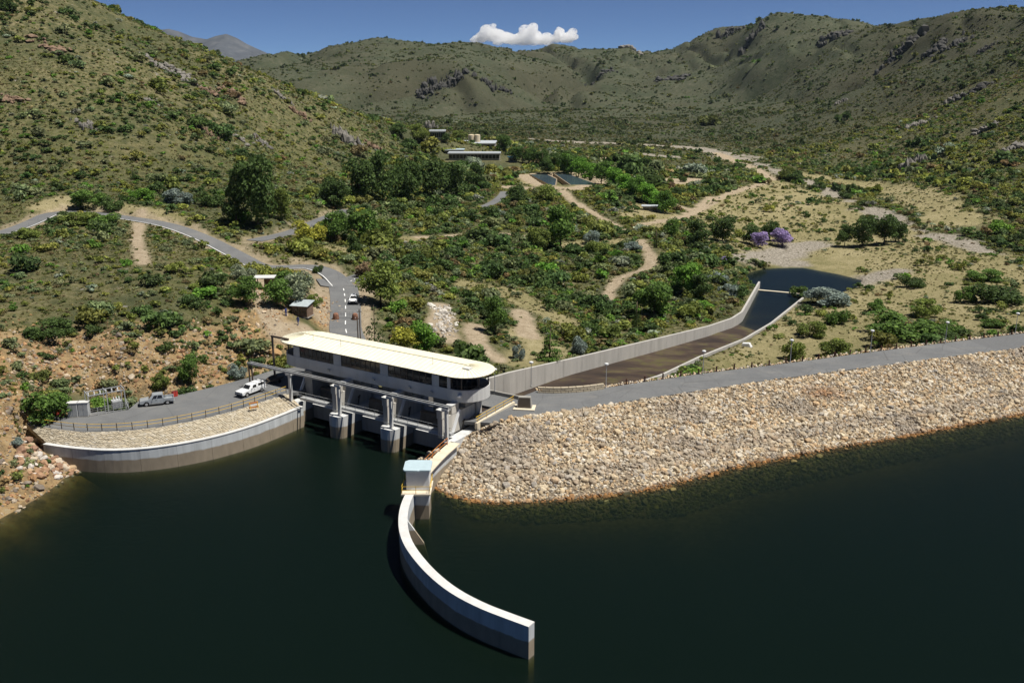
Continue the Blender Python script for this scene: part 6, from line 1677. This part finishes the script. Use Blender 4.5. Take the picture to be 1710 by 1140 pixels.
# treatment works
M['wroof'] = plain('works_grey_roof', (.40, .43, .46), .6); M['bwall'] = plain('works_wall', (.30, .28, .25), .8); M['tank'] = plain('cream_tank', (.56, .47, .33), .7); M['blue_sheet'] = plain('blue_sheet', (.10, .33, .45), .5)
def block(name, label, c, d, rz, nwin, roofm='wroof', fascia=True, group=None, par=.5):
    r = empty(name, tuple(c), rz); tag(r, label, 'building', group)
    MB().box((0, 0, d[2] / 2 - .5), (d[0], d[1], d[2] + 1)).build('wall', M['bwall'], r)
    MB().box((0, 0, d[2] + .2), (d[0] + 1.2, d[1] + 1.2, .4)).build('roof', M[roofm], r)
    if fascia:
        MB().box((0, -d[1] / 2 - .66, d[2] + .1), (d[0] + 1.2, .1, .7)).build('fascia', M['white'], r)
    wv = d[0] / nwin
    for k in range(nwin):
        wn = MB().box((-d[0] / 2 + wv * (k + .5), -d[1] / 2 - .03, d[2] * .5), (wv * .78, .1, d[2] * .6)).build('window', M['glass'], r)
        MB().box((-d[0] / 2 + wv * (k + .5), -d[1] / 2 - .06, d[2] * .19), (wv * .82, .14, .12)).build('sill', M['white'], wn)
    return r
def yd(px, py): 
    return P(px, py, YARD[2])
yz = YARD[2]
q = yd(792, 268); s_ = q[1] / F
block('works_building', 'long low works building with pale roof and dark window band', (q[0], q[1] + 6, yz), (84 * s_, 9, 4.0), R(-2), 14)
q = yd(764, 261); block('works_building', 'low works wing with pale blue roof left of the long building', (q[0] - 2, q[1] + 6, yz), (30 * s_, 8, 3.6), R(-2), 5, 'blueroof')
q = yd(790, 252); block('works_building', 'flat roofed filter hall behind the long works building', (q[0] + 2, q[1] + 18, yz), (70 * s_, 26, 4.4), R(-2), 9)
q = at(731, 232); block('works_building', 'small pale office block uphill of the works', (q[0], q[1], q[2]), (26 * s_, 9, 5.0), R(3), 7, 'wroof')
for (px, lb) in ((783, 'cream cylindrical tank behind the works roof, nearer the hill'), (793, 'cream cylindrical tank behind the works roof, nearer the valley')):
    q = yd(px, 252); r = empty('storage_tank', (q[0] + 1, q[1] + 16, yz)); tag(r, lb, 'tank', 'works tanks')
    MB().lathe((0, 0, 0), [(2.1, -.3), (2.1, 9.4), (1.9, 9.7), (.1, 10.0)], 18).build('shell', M['tank'], r)
    MB().bar((2.15, 0, 0), (2.15, 0, 9.4), .3, .1).build('ladder', M['steel'], r)
q = at(856, 270); block('works_shed', 'small shed with turquoise roof beside the works', (q[0], q[1], q[2]), (4.5, 4, 2.6), R(10), 2, 'blue_sheet', False)
q = at(1098, 352); block('garden_shed', 'low grey roofed shed at the end of the shade tree row', (q[0] - 2, q[1] - 1, q[2]), (9, 4, 2.0), R(-8), 3, 'wroof', False)
yp = [yd(742,262), yd(760,275), yd(830,276), yd(846,262), yd(850,285), yd(835,300), yd(822,298), yd(800,278)]
# pale gravel bench beside the ponds
# ---- far blue mountain -------------------------------------------------------------
prof = [(150,95),(200,70),(250,52),(282,48),(300,53),(322,62),(345,66),(362,60),(378,57),(395,64),(412,74),(430,82),(445,88),(470,98),(520,112),(580,118)]
YM = 6500.0
xs_ = np.linspace(150, 580, 160); pyv = np.interp(xs_, [p_[0] for p_ in prof], [p_[1] for p_ in prof])
rows = np.linspace(-1, 1, 41); Vm = np.zeros((160, 41, 3))
for i, (px, py) in enumerate(zip(xs_, pyv)):
    top = D(px, py, YM)
    for j, rr in enumerate(rows):
        y = YM + rr * 1500; hgt = top[2] * (1 - abs(rr) ** .8) - 60 * abs(rr)
        x = top[0] + rr * 60 * math.sin(i * .21)
        Vm[i, j] = (x, y, hgt)
am = 1 - np.abs(rows)[None] * .2
Vm[..., 2] += (fbm(Vm[..., 0], Vm[..., 1], 420, 5, 71, .6) - .5) * 150 * np.clip(np.abs(rows) * 4, .12, 1)[None]
im = np.arange(160 * 41).reshape(160, 41)
m, t, b = nodes('hazed_mountain_rock')  # blue of the distance haze is mixed into the rock colour
t.links.new(ramp(t, noise(t, world_pos(t), .012, 7, .7), [(.3, (.045, .05, .06)), (.55, (.075, .082, .092)), (.75, (.13, .13, .135))]), b.inputs['Base Color']); b.inputs['Roughness'].default_value = .95
mo = link_mesh('mountain', np_mesh('mountain', Vm.reshape(-1, 3), np.stack([im[:-1, :-1], im[1:, :-1], im[1:, 1:], im[:-1, 1:]], -1).reshape(-1, 4), True), m); tag(mo, kind='structure')
# ---- cloud ----------------------------------------------------------------------------
def cloud(name, px0, px1, py0, py1, y, label, seed):
    a, c = D(px0, py1, y), D(px1, py0, y); ctr = (a + c) / 2; sx, sz = (c[0] - a[0]), (c[2] - a[2])
    rn = random.Random(seed); bm = bmesh.new()
    n = max(16, int(sx / sz * 30))
    for i in range(n):
        u = (i + .5) / n + rn.uniform(-.03, .03); up = .62 + .38 * math.cos((u - .5) * 2 * math.pi * 1.9 + math.pi)
        r_ = sz * rn.uniform(.10, .26); x = (u - .5) * sx * .92
        z = -sz * .32 + rn.uniform(0, .70) * sz * up
        mt = Matrix.Translation((x, rn.uniform(-1, 1) * sz * .5, z)) @ Matrix.Diagonal((1.25, 1.2, .85, 1))
        bmesh.ops.create_icosphere(bm, subdivisions=2, radius=r_, matrix=mt)
    me = bpy.data.meshes.new(name); bm.to_mesh(me); bm.free()
    m = bpy.data.materials.new('cloud_vapour'); m.use_nodes = True; t = m.node_tree; t.nodes.clear()
    out = t.nodes.new('ShaderNodeOutputMaterial'); pv = N(t, 'ShaderNodeVolumePrincipled')
    pv.inputs['Color'].default_value = (1, 1, 1, 1); pv.inputs['Anisotropy'].default_value = .35
    nz = noise(t, world_pos(t), 7.0 / sz, 8, .62)
    mr = N(t, 'ShaderNodeMapRange'); t.links.new(nz, mr.inputs[0]); mr.inputs[1].default_value = .42; mr.inputs[2].default_value = .70; mr.inputs[3].default_value = 0; mr.inputs[4].default_value = 20.0 / sz
    t.links.new(mr.outputs[0], pv.inputs['Density']); t.links.new(pv.outputs[0], out.inputs['Volume'])
    me.materials.append(m)
    o = link_mesh(name, me); o.location = ctr; tag(o, label, 'cloud')
    md = o.modifiers.new('fuse', 'REMESH'); md.mode = 'VOXEL'; md.voxel_size = sz * .06
    return o
cloud('cloud', 788, 922, 38, 78, 9600.0, 'white cumulus cloud resting on the far ridge', 3)
cloud('cloud', 926, 962, 42, 72, 9600.0, 'wispy scrap of cloud right of the main cloud', 5)

# ---- air --------------------------------------------------------------------------------
hz = MB().box((0, 4200, 200), (9000, 9800, 1000)).build('haze', None)
m = bpy.data.materials.new('thin_air'); m.use_nodes = True; t = m.node_tree; t.nodes.clear()
out = t.nodes.new('ShaderNodeOutputMaterial'); pv = N(t, 'ShaderNodeVolumePrincipled'); pv.inputs['Color'].default_value = (.62, .79, 1, 1); pv.inputs['Density'].default_value = 1.6e-5; pv.inputs['Anisotropy'].default_value = .1
t.links.new(pv.outputs[0], out.inputs['Volume']); hz.data.materials.append(m); tag(hz, 'thin bluish haze filling the valley air', 'haze', None, 'stuff')
